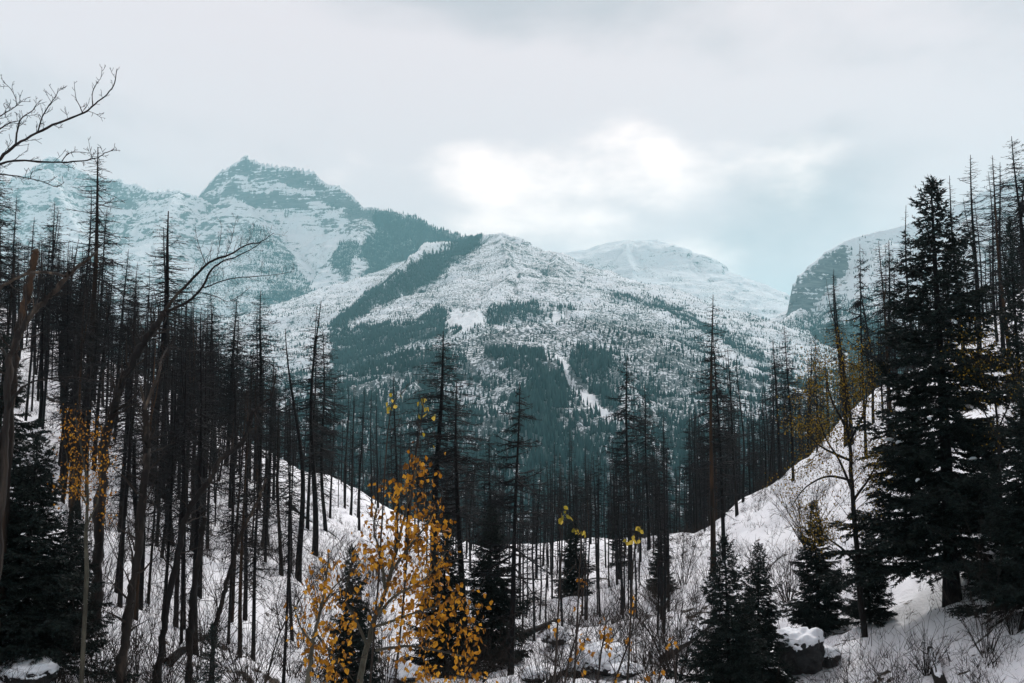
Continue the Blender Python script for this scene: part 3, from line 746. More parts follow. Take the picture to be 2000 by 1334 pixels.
# (tip x, tip y, depth, style, label[, options])
KEY = [
 (6, 318, 34, 'lace', 'dense charred conifer cut by the left edge below the bare branches', dict(fat=1.25)),
 (193, 286, 30, 'brown', 'tall brown-barked burnt conifer, highest tip on the left side', dict(fat=1.25)),
 (167, 362, 38, 'pole', 'slim burnt pole just beside the tallest brown-barked conifer', {}),
 (203, 403, 44, 'lace', 'feathery charred conifer right behind the tallest brown-barked one', {}),
 (108, 396, 46, 'lace', 'feathery charred conifer between the left edge and the tallest brown one', dict(fat=1.15)),
 (95, 404, 40, 'hairy', 'burnt conifer with dark straight trunk close beside a feathery one near left edge', {}),
 (57, 424, 52, 'hairy', 'thin charred conifer behind the broken pale snag at far left', {}),
 (41, 382, 48, 'hairy', 'charred conifer with short drooping branches next to the left edge tree', {}),
 (148, 462, 50, 'hairy', 'thin charred conifer low behind the tallest brown-barked tree', {}),
 (238, 486, 48, 'lace', 'feathery charred conifer standing right of the tallest brown-barked tree', {}),
 (264, 510, 55, 'lace', 'small feathery charred conifer left of the double-tipped dark conifer', {}),
 (295, 530, 60, 'hairy', 'thin charred spire in front of the far snow, left of the double tip', {}),
 (317, 417, 33, 'hairy', 'thick black burnt conifer with wispy forked tip beside the leaning dead tree', dict(fat=1.7)),
 (341, 445, 38, 'hairy', 'burnt conifer half hidden right behind the thick black one', dict(fat=1.2)),
 (381, 610, 55, 'pole', 'slim charred pole under the arching dead branches', {}),
 (407, 594, 50, 'hairy', 'charred conifer with crooked tip under the arching dead branches', {}),
 (434, 574, 46, 'lace', 'feathery charred conifer, left one of the pair below the dead branch tips', dict(fat=1.5)),
 (452, 576, 47, 'lace', 'feathery charred conifer, right one of the pair below the dead branch tips', dict(fat=1.3)),
 (468, 618, 52, 'lace', 'lower feathery charred conifer just right of the feathery pair', {}),
 (508, 604, 50, 'hairy', 'charred conifer with bent tip left of the tall slope-edge tree', {}),
 (518, 570, 44, 'lace', 'tall charred conifer standing at the edge of the left snow slope', dict(fat=1.2)),
 (543, 694, 60, 'hairy', 'short charred conifer in front of the snowy chute of the mountain', {}),
 (594, 641, 30, 'pole', 'black pole-like burnt conifer, left of three tips before the mountain foot', dict(fat=1.5)),
 (610, 640, 40, 'pole', 'thin burnt pole in the middle of three tips before the mountain foot', {}),
 (627, 588, 36, 'hairy', 'burnt conifer with the highest of three tips before the mountain foot', dict(fat=1.1)),
 (646, 640, 42, 'lace', 'full feathery dead conifer right of three bare tips', dict(fat=1.3)),
 (678, 752, 62, 'pole', 'short burnt pole right of the full feathery dead conifer', {}),
 (690, 748, 60, 'pole', 'burnt pole with stubby branches, second right of the full feathery conifer', {}),
 (707, 758, 56, 'hairy', 'thin burnt conifer left of the gap before the teal forest', {}),
 (730, 750, 66, 'pole', 'needle-thin burnt pole above the golden leaves', {}),
 (742, 768, 70, 'pole', 'shorter needle-thin burnt pole above the golden leaves', {}),
 (778, 734, 54, 'hairy', 'burnt conifer with flat broken tip above the golden aspen', {}),
 (816, 760, 44, 'pole', 'leaning burnt pole touching the dense centre conifer', dict(lean=(0.0, 0.06))),
 (853, 648, 42, 'lace', 'dense cone-shaped dead conifer rising at the centre of the valley', dict(fat=1.7)),
 (909, 745, 27, 'heavy', 'heavy-limbed charred conifer with bushy twigs right of the golden aspen', dict(fat=1.25)),
 (953, 842, 40, 'lace', 'low feathery charred conifer between two heavy-limbed dark trees', {}),
 (997, 745, 24, 'heavy', 'black straight-trunked charred conifer with open limbs at picture centre', dict(fat=0.95)),
 (1047, 900, 50, 'hairy', 'short charred conifer just right of the open-limbed black tree', {}),
 (1078, 860, 58, 'pole', 'thin burnt pole before the teal snow patch in the valley', {}),
 (1111, 830, 62, 'pole', 'slim burnt pole, taller of two beside the teal snow patch', {}),
 (1122, 845, 64, 'pole', 'slim burnt pole, shorter of two beside the teal snow patch', {}),
 (1225, 690, 46, 'heavy', 'burnt conifer with long level limbs standing before the avalanche chute', dict(fat=0.85)),
 (1262, 752, 56, 'lace', 'dense burnt conifer just right of the long-limbed one', {}),
 (1298, 800, 64, 'hairy', 'thin burnt conifer between the long-limbed one and the tall reddish spire', {}),
 (1350, 800, 70, 'hairy', 'low burnt conifer left beside the tall reddish spire', {}),
 (1362, 585, 40, 'brown', 'tall reddish burnt spire, highest tip right of centre', dict(fat=0.9, lean=(0.0, -0.035))),
 (1397, 652, 42, 'heavy', 'burnt conifer with arching drooping limbs beside the reddish spire', dict(fat=0.8, lean=(0.0, -0.015))),
 (1431, 680, 52, 'hairy', 'burnt conifer with a bare forked top right of the arching-limbed one', {}),
 (1443, 690, 58, 'pole', 'slim burnt pole behind the forked-top conifer', {}),
 (1495, 695, 60, 'pole', 'slim burnt pole at the foot of the dark cliff mountain', {}),
 (1506, 664, 58, 'hairy', 'slightly leaning burnt conifer at the left edge of the cliff mountain', dict(lean=(0.0, -0.03))),
 (1519, 682, 62, 'pole', 'needle-thin burnt pole in front of the cliff mountain foot', {}),
 (1539, 638, 52, 'lace', 'thick-set burnt conifer in front of the cliff foot', {}),
 (1570, 660, 56, 'pole', 'bare burnt pole left of the ochre-leaved tree', {}),
 (1587, 650, 54, 'lace', 'bushy burnt conifer touching the ochre-leaved tree', {}),
 (1638, 520, 48, 'pole', 'left one of twin burnt poles above the ochre-leaved tree', {}),
 (1650, 532, 47, 'hairy', 'right one of twin burnt poles above the ochre-leaved tree', {}),
 (1674, 475, 44, 'heavy', 'open-limbed burnt conifer with upswept branches before the snowy cliff top', dict(fat=0.62)),
 (1692, 520, 50, 'pole', 'thin burnt pole right of the upswept open-limbed conifer', {}),
 (1721, 474, 44, 'lace', 'feathery burnt conifer left of the big green fir', {}),
 (1729, 470, 43, 'brown', 'burnt conifer with bare brown trunk left of the big green fir', {}),
 (1741, 530, 52, 'hairy', 'short burnt conifer squeezed between brown trunk and green fir', {}),
 (1771, 404, 36, 'pole', 'thin burnt tree with wispy curling top touching the big green fir', {}),
 (1863, 340, 44, 'pole', 'bare burnt spire just right of the big green fir top', {}),
 (1887, 304, 42, 'hairy', 'tall burnt spire with hooked twigs right of the big green fir', {}),
 (1897, 385, 52, 'pole', 'lower thin burnt pole behind the tall hooked spire', {}),
 (1908, 390, 54, 'pole', 'second lower thin burnt pole behind the tall hooked spire', {}),
 (1916, 348, 48, 'pole', 'leaning slim burnt pole between two tall right-hand spires', dict(lean=(0.0, -0.04))),
 (1938, 320, 42, 'hairy', 'left one of the close pair of tall burnt spires at right', {}),
 (1949, 300, 40, 'brown', 'right one of the close pair of tall spires, orange bark patches low down', {}),
 (1989, 284, 36, 'hairy', 'tall burnt conifer beside the right edge', dict(fat=1.1)),
 (2003, 262, 34, 'lace', 'feathery burnt conifer cut by the right edge', {}),
]
for px, py, Y, st, lb, kw in KEY:
    tree_to(px, py, Y, st, lb, G1, **kw)

# the crowd between them: counted trees that nothing tells apart share the label of their stand
env_x = [-60, 0, 150, 250, 350, 450, 550, 640, 720, 800, 950, 1050, 1120, 1200, 1300, 1400, 1500, 1600, 1700, 1800, 1900, 2000, 2080]
env_y = [400, 420, 450, 540, 520, 610, 700, 720, 790, 800, 840, 880, 860, 830, 800, 740, 705, 670, 570, 520, 430, 350, 330]
crowd = []
def stand(n, pxr, Yr, styles, label, group, drop=(0, 220), fat=1.0, hr=(5, 19)):
    k = 0; guard = 0
    while k < n and guard < n * 30:
        guard += 1
        px = rngt.uniform(*pxr); Y = rngt.uniform(*Yr)
        py = float(np.interp(px, env_x, env_y)) + rngt.uniform(*drop) ** 1.0
        p = at(px, py, Y); h = p[2] - gz(p[0], Y)
        if not hr[0] < h < hr[1]: continue
        st = rngt.choice(styles); crowd.append((px, st, label, plant_tree('charred_conifer', st, p[0], Y, h, 'x', group, fat=fat)))
        k += 1
stand(80, (-20, 560), (25, 58), ['hairy', 'lace', 'pole', 'hairy', 'snag', 'brown', 'grey'], 'on the left slope', 'crowded burnt stand on the left slope', (10, 240))
stand(32, (150, 590), (18, 32), ['hairy', 'grey', 'pole', 'brown', 'hairy', 'snag'], 'low on the left slope', 'burnt trunks low on the left slope', (40, 330), fat=0.8, hr=(4.5, 15))
stand(30, (-20, 640), (60, 95), ['hairy', 'lace', 'lace', 'pole'], 'along the left crest', 'burnt conifers along the left crest', (40, 260))
stand(36, (620, 1060), (50, 100), ['hairy', 'pole', 'pole', 'lace'], 'in the valley bottom', 'burnt conifers in the valley bottom', (20, 220))
stand(62, (1060, 1500), (60, 105), ['hairy', 'pole', 'lace', 'hairy', 'pole', 'brown'], 'behind the right crest', 'dense burnt stand behind the right crest', (0, 190))
stand(28, (1480, 2040), (50, 90), ['pole', 'hairy', 'lace'], 'on the upper right slope', 'burnt conifers on the upper right slope', (20, 230))

marks = [(-100, 'left picture edge'), (6, 'dense left-edge conifer'), (193, 'tall brown-barked conifer'), (317, 'thick black conifer'), (443, 'feathery pair'), (518, 'tall slope-edge tree'), (627, 'three bare tips'), (730, 'needle-thin pole'), (853, 'dense centre conifer'),
         (909, 'heavy-limbed conifer'), (997, 'open-limbed black tree'), (1116, 'two slim poles'), (1225, 'long-limbed conifer'), (1298, 'thin conifer'), (1362, 'tall reddish spire'), (1431, 'forked-top conifer'), (1539, 'thick-set cliff-foot conifer'), (1645, 'twin poles'),
         (1725, 'brown-trunked conifer'), (1818, 'tall green fir'), (1887, 'hooked spire'), (1943, 'close pair of spires'), (1989, 'right edge conifer')]
ordn = ['first', 'second', 'third', 'fourth', 'fifth', 'sixth', 'seventh', 'eighth', 'ninth', 'tenth', 'eleventh', 'twelfth', 'thirteenth', 'fourteenth', 'fifteenth']
seen = {}
for px, st, where, o in sorted(crowd, key=lambda c: c[0]):
    mk = [m for m in marks if m[0] <= px][-1][1]
    k = seen.get((mk, st, where), 0); seen[(mk, st, where)] = k + 1
    word = {'hairy': 'bristly charred conifer', 'pole': 'bare burnt pole', 'snag': 'broken charred snag', 'lace': 'feathery charred conifer', 'brown': 'brown scorched conifer', 'grey': 'grey peeling dead conifer'}[st]
    o['label'] = f"{ordn[min(k, 14)]} {word} right of the {mk}, {where}"

# the rest of the burnt wood, too many to count: one mass
def burnt_mass():
    g = np.random.default_rng(77)
    tv, tf, n0 = [], [], 0
    protos = []
    for k in range(5):
        q = np.random.default_rng(900 + k); mb = MB()
        zs = np.linspace(0, 10, 5); mb.tube(np.stack([q.normal(0, .05, 5), q.normal(0, .05, 5), zs], -1), [.085, .075, .06, .036, .01], 4)
        for b in range(52):
            t = 0.32 + 0.66 * q.random() ** 0.75; a = q.uniform(0, 6.28); L = (1.05 * (1 - t) ** .6 + .15) * q.uniform(.4, 1.2) * 0.9
            e = np.array([math.cos(a) * L, math.sin(a) * L, L * q.uniform(-.35, .25)]); p = np.array([0, 0, 10 * t])
            mb.spikes(p[None], e[None], .055)
            for c in range(3):
                w = q.uniform(.3, .9); pp = p + e * w; dd = np.array([-e[1], e[0], 0]) * q.choice([-1, 1]) * .4 + e * .25 + [0, 0, q.uniform(-.2, .1) * L]
                mb.spikes(pp[None], (dd * q.uniform(.5, 1.1))[None], .028)
        protos.append((np.concatenate(mb.v), np.concatenate(mb.f)))
    cnt = 0; tries = 0
    while cnt < 1100 and tries < 26000:
        tries += 1
        px = g.uniform(-60, 2060)
        if 640 < px < 1060 and g.random() < 0.3: continue
        Y = g.uniform(56, 135)
        if cnt % 7 == 0:
            Y = g.uniform(30, 66); px = g.uniform(-40, 540) if g.random() < 0.7 else g.uniform(1010, 1300)
        if px < 640 and g.random() < 0.45: continue
        py = np.interp(px, env_x, env_y) + 20 + 260 * g.random() ** 0.8
        p = at(px, py, Y); z = gz(p[0], Y); h = p[2] - z
        if not 4 < h < 24: continue
        v, f = protos[g.integers(5)]
        a = g.uniform(0, 6.28); c, s = math.cos(a), math.sin(a); k = h / 10
        X = np.stack([(v[:, 0] * c - v[:, 1] * s) * k, (v[:, 0] * s + v[:, 1] * c) * k, v[:, 2] * k], -1)
        X[:, 0] += v[:, 2] * k * g.normal(0, .02)
        tv.append(X + [p[0], Y, z]); tf.append(f + n0); n0 += len(v); cnt += 1
    me = mesh_np("burnt_forest", np.concatenate(tv), np.concatenate(tf)); me.materials.append(M['char_twig'])
    tag(link("burnt_forest", me), 'dark mass of burnt trunks filling the valley behind the crests', 'forest', kind='stuff')
burnt_mass()

# ================================================================== green firs
def fir(seed, H=10.0, spread=0.27, t0=0.06, nb=230, sparse=1.0, needle=0.075, nn=15):
    g = np.random.default_rng(seed)
    tr = MB(); br = MB(); nd = MB()
    ts = np.linspace(0, 1, 12)
    P = np.stack([0.05 * np.sin(ts * 5 + seed), 0.05 * np.sin(ts * 4 + 2 * seed), ts * H], -1); P[0, 2] = -0.4
    rad = H * 0.019 * (1 - ts * 0.95) ** 0.9 * (1 + 0.4 * np.exp(-ts * 30))
    tr.tube(P, rad, 9)
    A0, AD, AL = [], [], []
    for k in range(nb):
        t = t0 + (0.995 - t0) * (k + g.random()) / nb
        t = min(t, 0.995)
        p = np.array([np.interp(t, ts, P[:, 0]), np.interp(t, ts, P[:, 1]), t * H])
        a = k * 2.399 + g.normal(0, 0.35)
        L = H * spread * ((1 - t) ** 0.80 + 0.02) * g.uniform(0.55, 1.15)
        if g.random() < 0.10: L *= 1.3
        if g.random() < 0.16 * sparse: L *= 0.4
        d = np.array([math.cos(a), math.sin(a), 0.0]); side = np.array([-d[1], d[0], 0])
        s = np.linspace(0, 1, 6)
        dr = g.uniform(0.16, 0.42) * (1 - t) + 0.02; lift = g.uniform(0.12, 0.34)
        up0 = 0.75 * max(0, t - 0.6)
        def pt(s): return p + np.outer(s, d) * L + np.outer(-dr * s + lift * s ** 2.4 + up0 * s, [0, 0, 1]) * L + np.outer(s ** 2, side) * L * 0.1 * math.sin(k)
        pts = pt(s)
        br.tube(pts, (0.006 + 0.012 * L) * (1 - 0.8 * s), 3)
        n2 = max(3, int(L * 12))
        for q in range(n2):
            w = 0.12 + 0.86 * (q + g.random()) / n2
            b0 = pt(np.array([w]))[0]
            sg = 1 if q % 2 else -1
            td = unit(d * g.uniform(0.55, 1.0) + side * sg * g.uniform(0.5, 0.95) + np.array([0, 0, g.uniform(-0.45, 0.05)]))
            tl = (0.13 + 0.44 * L * (1 - w) ** 0.7 * min(1, 0.4 + 2 * w)) * g.uniform(0.6, 1.25)
            A0.append(b0); AD.append(td); AL.append(tl)
            if tl > 0.3:
                for c in (0.4, 0.7):
                    A0.append(b0 + td * tl * c); AD.append(unit(td + side * g.choice([-1, 1]) * 0.7 + [0, 0, g.uniform(-.3, .1)])); AL.append(tl * 0.42)
        A0.append(pts[-2]); AD.append(unit(pts[-1] - pts[-2])); AL.append(0.2 + 0.1 * L)
    for q in range(12):      # leader
        A0.append([P[-1, 0], P[-1, 1], H * (1 - 0.004 * q)]); AD.append(unit(np.array([g.normal(0, .4), g.normal(0, .4), 1]))); AL.append(0.14)
    A0, AD, AL = np.array(A0), np.array(AD), np.array(AL)
    m = len(A0)
    rep = np.clip((AL * nn / 0.30).astype(int), 5, 40)
    ix = np.repeat(np.arange(m), rep)
    w = g.random((len(ix), 1))
    base = A0[ix] + AD[ix] * AL[ix, None] * w + g.normal(0, 0.010, (len(ix), 3))
    perp = np.cross(AD[ix], g.normal(size=(len(ix), 3))); perp /= np.linalg.norm(perp, axis=1)[:, None] + 1e-9
    perp[:, 2] *= 0.55
    D = (AD[ix] * 0.75 + perp * 0.8) * (needle * g.uniform(0.6, 1.35, (len(ix), 1)))
    nd.spikes(base, D, needle * g.uniform(0.25, 0.5, len(ix)))
    nd.spikes(A0, AD * AL[:, None], np.full(m, 0.012))
    return tr.mesh("trunk", M['char'], True), br.mesh("branches", M['char_twig']), nd.mesh("needles", M['needle'])
FIR = {'tall': fir(1, 10, 0.30, 0.09, 255, 1.3, 0.105, 18), 'wide': fir(2, 7, 0.36, 0.05, 220, 0.6, 0.10, 19), 'young': fir(3, 4.0, 0.30, 0.04, 120, 0.5, 0.07, 20), 'slim': fir(5, 10, 0.16, 0.2, 200, 1.3, 0.10, 20)}
FIRH = {'tall': 10.0, 'wide': 7.0, 'young': 4.0, 'slim': 10.0}
def plant_fir(px, py, Y, kind, label, rz, wide=1.0, lean=(0, 0)):
    p = at(px, py, Y); z = gz(p[0], Y); h = p[2] - z
    root = link('green_fir', None); root.location = (p[0], Y, z)
    s = h / FIRH[kind]; root.scale = (s * wide, s * wide, s); root.rotation_euler = (lean[0], lean[1], rz)
    tag(root, label, 'fir tree', 'dark green firs')
    t, b, n = FIR[kind]
    link('trunk', t, root)
    for nm, me in (('branches', b), ('crown', n)): link(nm, me, root)['kind'] = 'stuff'
    return root, h
fir_tall, _ = plant_fir(1818, 355, 22.5, 'tall', 'tall dark green fir towering at the right, in front of the burnt spires', 0.4, 0.95)
plant_fir(1972, 430, 27, 'slim', 'narrow young green fir with tufted tip near the right edge', 1.7, 0.6)
fir_edge, _ = plant_fir(2020, 730, 19, 'wide', 'dark green fir filling the right edge behind the tall fir', 2.2, 1.0)
plant_fir(1925, 860, 25, 'wide', 'broad dark fir tucked behind the tall fir on its slope side', 4.2, 0.9)
plant_fir(1590, 985, 26, 'wide', 'dark green fir under the ochre-leaved tree', 0.9, 0.85)
plant_fir(1415, 1050, 18, 'wide', 'dense dark young fir at the foot of the right slope', 3.1, 0.8)
plant_fir(1478, 1065, 21, 'wide', 'dark young fir between the dense young fir and the snow-capped boulder', 5.0, 0.8)
fir_mid, _ = plant_fir(1690, 1020, 24, 'wide', 'dark green fir between the ochre tree trunk and the tall fir', 1.3, 0.8)
plant_fir(8, 655, 15, 'tall', 'dark green fir cut by the left edge', 2.0, 0.85)
plant_fir(72, 850, 14, 'wide', 'broad dark green fir at the lower left', 0.2, 1.0)
plant_fir(150, 985, 16, 'wide', 'dark fir with golden leaves hanging in front of it at lower left', 3.9, 0.75)
plant_fir(413, 1222, 13.5, 'young', 'tiny dark fir sapling at the bottom left of the valley', 0.3, 0.7)
plant_fir(690, 1070, 17, 'wide', 'dark fir hidden behind the golden aspen stem', 2.7, 0.6)
plant_fir(960, 990, 26, 'wide', 'bushy low fir between the two heavy-limbed charred trees', 1.1, 0.8)
plant_fir(1120, 1010, 42, 'wide', 'small dark fir standing at the far end of the valley floor', 0.8, 0.8)
plant_fir(1205, 985, 47, 'slim', 'narrow dark fir among the trunks below the long-limbed conifer', 2.9, 1.1)
plant_fir(1290, 1030, 40, 'wide', 'small dark fir at the lower end of the right snow crest', 4.4, 0.75)
plant_fir(870, 1010, 24, 'wide', 'dark low fir right behind the golden aspen crown', 5.5, 0.7)

def snow_clumps(root, n, seed, hr, rad):
    g = np.random.default_rng(seed); sx = root.scale[0]; sz = root.scale[2]
    for k in range(n):
        a = g.uniform(2.6, 6.6); h = g.uniform(*hr); rr = g.uniform(*rad)
        mb = MB(); w = g.uniform(0.05, 0.13)
        t = np.linspace(0, 1, 6); P = np.stack([(t - .5) * w * 2.2, 0 * t, 0.25 * w * np.sin(t * 3.1) - .1 * w * t], -1)
        mb.tube(P, w * 0.42 * np.sin(np.pi * (0.1 + 0.8 * t)) ** 0.6, 7, knots=0.3)
        o = link('snow_clump', mb.mesh('snow_clump', M['snow'], True), root)
        o.location = (rr * math.cos(a), rr * math.sin(a), h); o.rotation_euler = (g.normal(0, .3), g.normal(0, .3), a)

snow_clumps(fir_tall, 12, 1, (2.2, 4.6), (0.8, 1.5)); snow_clumps(fir_mid, 7, 2, (2.0, 4.6), (0.5, 1.1)); snow_clumps(fir_edge, 7, 3, (2.0, 4.5), (0.6, 1.3))
# ================================================================== dead leafless trees with curving limbs
rngd = np.random.default_rng(31)
def smooth_path(P, k=4):
    P = np.asarray(P, float); out = []
    for i in range(len(P) - 1):
        p0 = P[max(i - 1, 0)]; p1 = P[i]; p2 = P[i + 1]; p3 = P[min(i + 2, len(P) - 1)]
        for t in np.arange(k) / k:
            out.append(0.5 * ((2 * p1) + (-p0 + p2) * t + (2 * p0 - 5 * p1 + 4 * p2 - p3) * t * t + (-p0 + 3 * p1 - 3 * p2 + p3) * t ** 3))
    out.append(P[-1]); return np.array(out)
def px_path(pts, Y, wander=0.25):
    """pixel polyline -> smooth 3D path, wandering a little in depth"""
    n = len(pts); y = Y + np.cumsum(rngd.normal(0, wander, n)) * 0.5 if len(pts[0]) == 2 else [p[2] for p in pts]
    return smooth_path([at(p[0], p[1], yy) for p, yy in zip(pts, y)])
def wobble(P, a):
    Q = P.copy(); Q[1:-1] += rngd.normal(0, a, Q[1:-1].shape); return Q
def twigs(mb, P, r0, r1, n, L, gen=2, w0=0.15, up=0.25):
    """forking twigs along a path"""
    m = len(P)
    for k in range(n):
        w = w0 + (1 - w0) * (k + rngd.random()) / n; i = min(int(w * (m - 1)), m - 2)
        p = P[i] + (P[i + 1] - P[i]) * ((w * (m - 1)) % 1)
        t = unit(P[i + 1] - P[i]); s = unit(np.cross(t, rngd.normal(size=3)))
        d = unit(t * rngd.uniform(0.25, 0.8) + s * rngd.uniform(0.5, 1.0) + np.array([0, 0, up]))
        l = L * rngd.uniform(0.4, 1.2) * (1.1 - 0.5 * w); rr = (r0 + (r1 - r0) * w) * rngd.uniform(0.35, 0.5)
        bend = unit(np.cross(d, rngd.normal(size=3)))
        q = np.linspace(0, 1, 6)[:, None]
        path = p + d * l * q + bend * l * 0.22 * q ** 2 + np.array([0, 0, 1]) * l * rngd.uniform(0, 0.25) * q ** 2
        path = wobble(path, l * 0.02)
        mb.tube(path, np.maximum(rr * (1 - q[:, 0] * 0.85), 0.0022), 3)
        if gen > 1 and l > 0.06: twigs(mb, path, rr, rr * 0.3, rngd.integers(2, 5), l * 0.5, gen - 1, 0.25, up)
def dead_tree(name, label, stem, Y, r, limbs, mat, twmat, cat='dead tree', group='leafless dead trees', twig_n=5, twig_L=0.5, root_at=None, gen=2, snow=None, stem_twigs=True):
    """stem and limbs are pixel polylines; each limb is a part with its own twigs"""
    S = px_path(stem, Y)
    if root_at is None:
        b = S[0].copy(); b[2] = gz(b[0], b[1]) - 0.3
        if b[2] < S[0][2]: S = np.concatenate([smooth_path([b, b * 0.5 + S[0] * 0.5, S[0]])[:-1], S])
    base = np.array([S[0][0], S[0][1], gz(S[0][0], S[0][1])])
    root = link(name, None); root.location = base
    tag(root, label, cat, group)
    S = S - base
    mb = MB(); q = np.linspace(0, 1, len(S))
    r = (r[0] * 0.56, r[1] * 0.56)
    S = smooth_path(S, 2); q = np.linspace(0, 1, len(S))
    mb.tube(wobble(S, r[0] * 0.16), (r[0] + (r[1] - r[0]) * q ** 0.8) * (1 + 0.10 * np.sin(q * 37) + rngd.normal(0, .05, len(q))), 11, cap=True, knots=0.45)
    link('trunk', mb.mesh('trunk', mat, True), root)
    if stem_twigs:
        tb = MB(); twigs(tb, S[len(S) // 5:], max(r[1] * 1.6, .014), max(r[1] * .8, .008), int(twig_n * 2.2), twig_L * 1.15, gen, up=0.1)
        link('twigs', tb.mesh('twigs', twmat), root)['kind'] = 'stuff'
    for lp, (ra, rb), n, L in limbs:
        ra *= 0.52; rb *= 0.6; n = int(n * 1.9)
        P = px_path(lp, Y) - base
        # start the limb inside the stem or limb it leaves
        q = np.linspace(0, 1, len(P)); mb = MB()
        P = wobble(P, ra * 0.2)
        mb.tube(P, ra + (rb - ra) * q, 7, knots=0.25)
        o = link('branch', mb.mesh('branch', mat, True), root)
        tb = MB(); twigs(tb, P, max(ra * 0.8, 0.010), max(rb, 0.005), n, L, gen, 0.1)
        link('twigs', tb.mesh('twigs', twmat), o)['kind'] = 'stuff'
    if snow is not None:
        P = px_path(snow, Y) - base + np.array([0, 0, r[0] * 0.62]); q = np.linspace(0, 1, len(P)); mb = MB()
        mb.tube(P, 0.34 * r[0] * np.sin(np.pi * (0.06 + 0.88 * q)) ** 0.6 + 0.004, 7)
        link('snow_cover', mb.mesh('snow_cover', M['snow'], True), root)
    return root

# branches reaching in from the left edge at the top
dead_tree('leafless_tree', 'dark bare tree reaching its forked branches in from the upper left corner',
    [(-75, 1250), (-80, 900), (-70, 600), (-45, 420), (-20, 340)], 9.0, (0.16, 0.05),
    [([(-22, 342), (0, 310), (31, 283), (72, 260), (114, 240), (162, 221), (186, 203), (210, 184), (224, 162), (229, 134)], (0.030, 0.006), 9, 0.16),
     ([(31, 281), (38, 238), (52, 224), (66, 214), (71, 203)], (0.016, 0.004), 6, 0.14),
     ([(74, 258), (83, 228), (100, 200), (110, 188), (114, 172)], (0.014, 0.003), 7, 0.12),
     ([(162, 220), (154, 203), (148, 190), (145, 159)], (0.009, 0.003), 3, 0.08),
     ([(181, 206), (181, 179), (190, 162), (197, 152), (199, 131)], (0.010, 0.003), 5, 0.09),
     ([(169, 216), (186, 222), (197, 229), (207, 231)], (0.006, 0.002), 3, 0.06),
     ([(-18, 335), (0, 321), (34, 314), (103, 317), (152, 315), (186, 309), (205, 300), (224, 291)], (0.024, 0.004), 10, 0.15),
     ([(121, 315), (134, 300), (155, 297), (176, 299)], (0.009, 0.003), 5, 0.10),
     ([(180, 310), (176, 290), (172, 269)], (0.006, 0.002), 2, 0.06),
     ([(-15, 345), (0, 341), (38, 345), (83, 355), (110, 365), (126, 355)], (0.014, 0.003), 8, 0.11),
     ([(60, 349), (62, 338), (78, 330)], (0.007, 0.002), 4, 0.08),
     ([(-30, 280), (0, 252), (21, 240), (38, 236)], (0.016, 0.006), 5, 0.13),
     ([(-25, 250), (0, 228), (28, 210), (47, 193)], (0.014, 0.003), 7, 0.14),
     ([(33, 206), (30, 190), (20, 172), (5, 160)], (0.008, 0.003), 4, 0.10)],
    M['dead_dark'], M['char_twig'], twig_n=4, twig_L=0.3)

# big leaning tree whose limbs arch over the left stand
dead_tree('leafless_tree', 'leaning dead tree whose arching limbs overhang the left burnt stand',
    [(196, 985), (207, 860), (225, 790), (241, 741), (276, 678), (300, 640), (320, 612)], 17.0, (0.17, 0.085),
    [([(318, 614), (342, 580), (366, 555), (407, 514), (448, 497), (479, 480), (510, 472), (535, 455)], (0.062, 0.006), 12, 0.42),
     ([(320, 612), (365, 590), (397, 559), (410, 531), (432, 512), (459, 502), (497, 483), (512, 470)], (0.052, 0.006), 9, 0.36),
     ([(398, 562), (410, 558), (448, 545), (500, 540), (541, 536), (575, 530)], (0.026, 0.004), 10, 0.32),
     ([(402, 516), (392, 490), (386, 470), (383, 455)], (0.016, 0.003), 6, 0.22),
     ([(441, 499), (452, 470), (462, 424)], (0.014, 0.003), 6, 0.20),
     ([(424, 505), (430, 470), (434, 438)], (0.012, 0.003), 5, 0.18),
     ([(479, 481), (490, 462), (497, 440)], (0.010, 0.003), 4, 0.15),
     ([(352, 572), (380, 570), (420, 578), (450, 588), (490, 560)], (0.022, 0.004), 8, 0.30),
     ([(280, 672), (262, 640), (270, 600), (262, 560)], (0.03, 0.006), 8, 0.35)],
    M['dead_dark'], M['twig'], twig_n=16, twig_L=0.6)
dead_tree('leafless_tree', 'pale-streaked forked dead trunk leaning beside the thick black conifer',
    [(238, 1290), (252, 1200), (268, 1080), (283, 940), (288, 880), (286, 834), (283, 790)], 14.0, (0.14, 0.065),
    [([(283, 795), (279, 775), (275, 752)], (0.045, 0.025), 3, 0.25), ([(283, 800), (298, 760), (312, 724), (316, 700), (330, 675), (343, 657)], (0.05, 0.014), 7, 0.4)],
    M['dead'], M['twig'], twig_n=14, twig_L=0.5)
dead_tree('leafless_tree', 'curved dead trunk leaning right',
    [(306, 1334), (326, 1190), (351, 1063), (371, 991), (413, 933), (431, 897), (472, 866), (490, 817), (505, 795)], 15.0, (0.105, 0.045),
    [([(500, 800), (517, 786), (530, 775), (536, 748), (539, 730)], (0.04, 0.012), 5, 0.25), ([(490, 822), (482, 800), (472, 790)], (0.02, 0.006), 3, 0.2)],
    M['dead_dark'], M['twig'], twig_n=14, twig_L=0.45)
dead_tree('leafless_tree', 'thin tan dead stem bending right above the open left snow',
    [(418, 1225), (433, 1177), (452, 1102), (465, 1056), (485, 1015), (501, 985), (510, 965), (519, 935)], 16.0, (0.085, 0.022),
    [([(470, 1045), (490, 1020), (520, 1005)], (0.02, 0.005), 4, 0.25)], M['dead'], M['twig'], twig_n=10, twig_L=0.45)
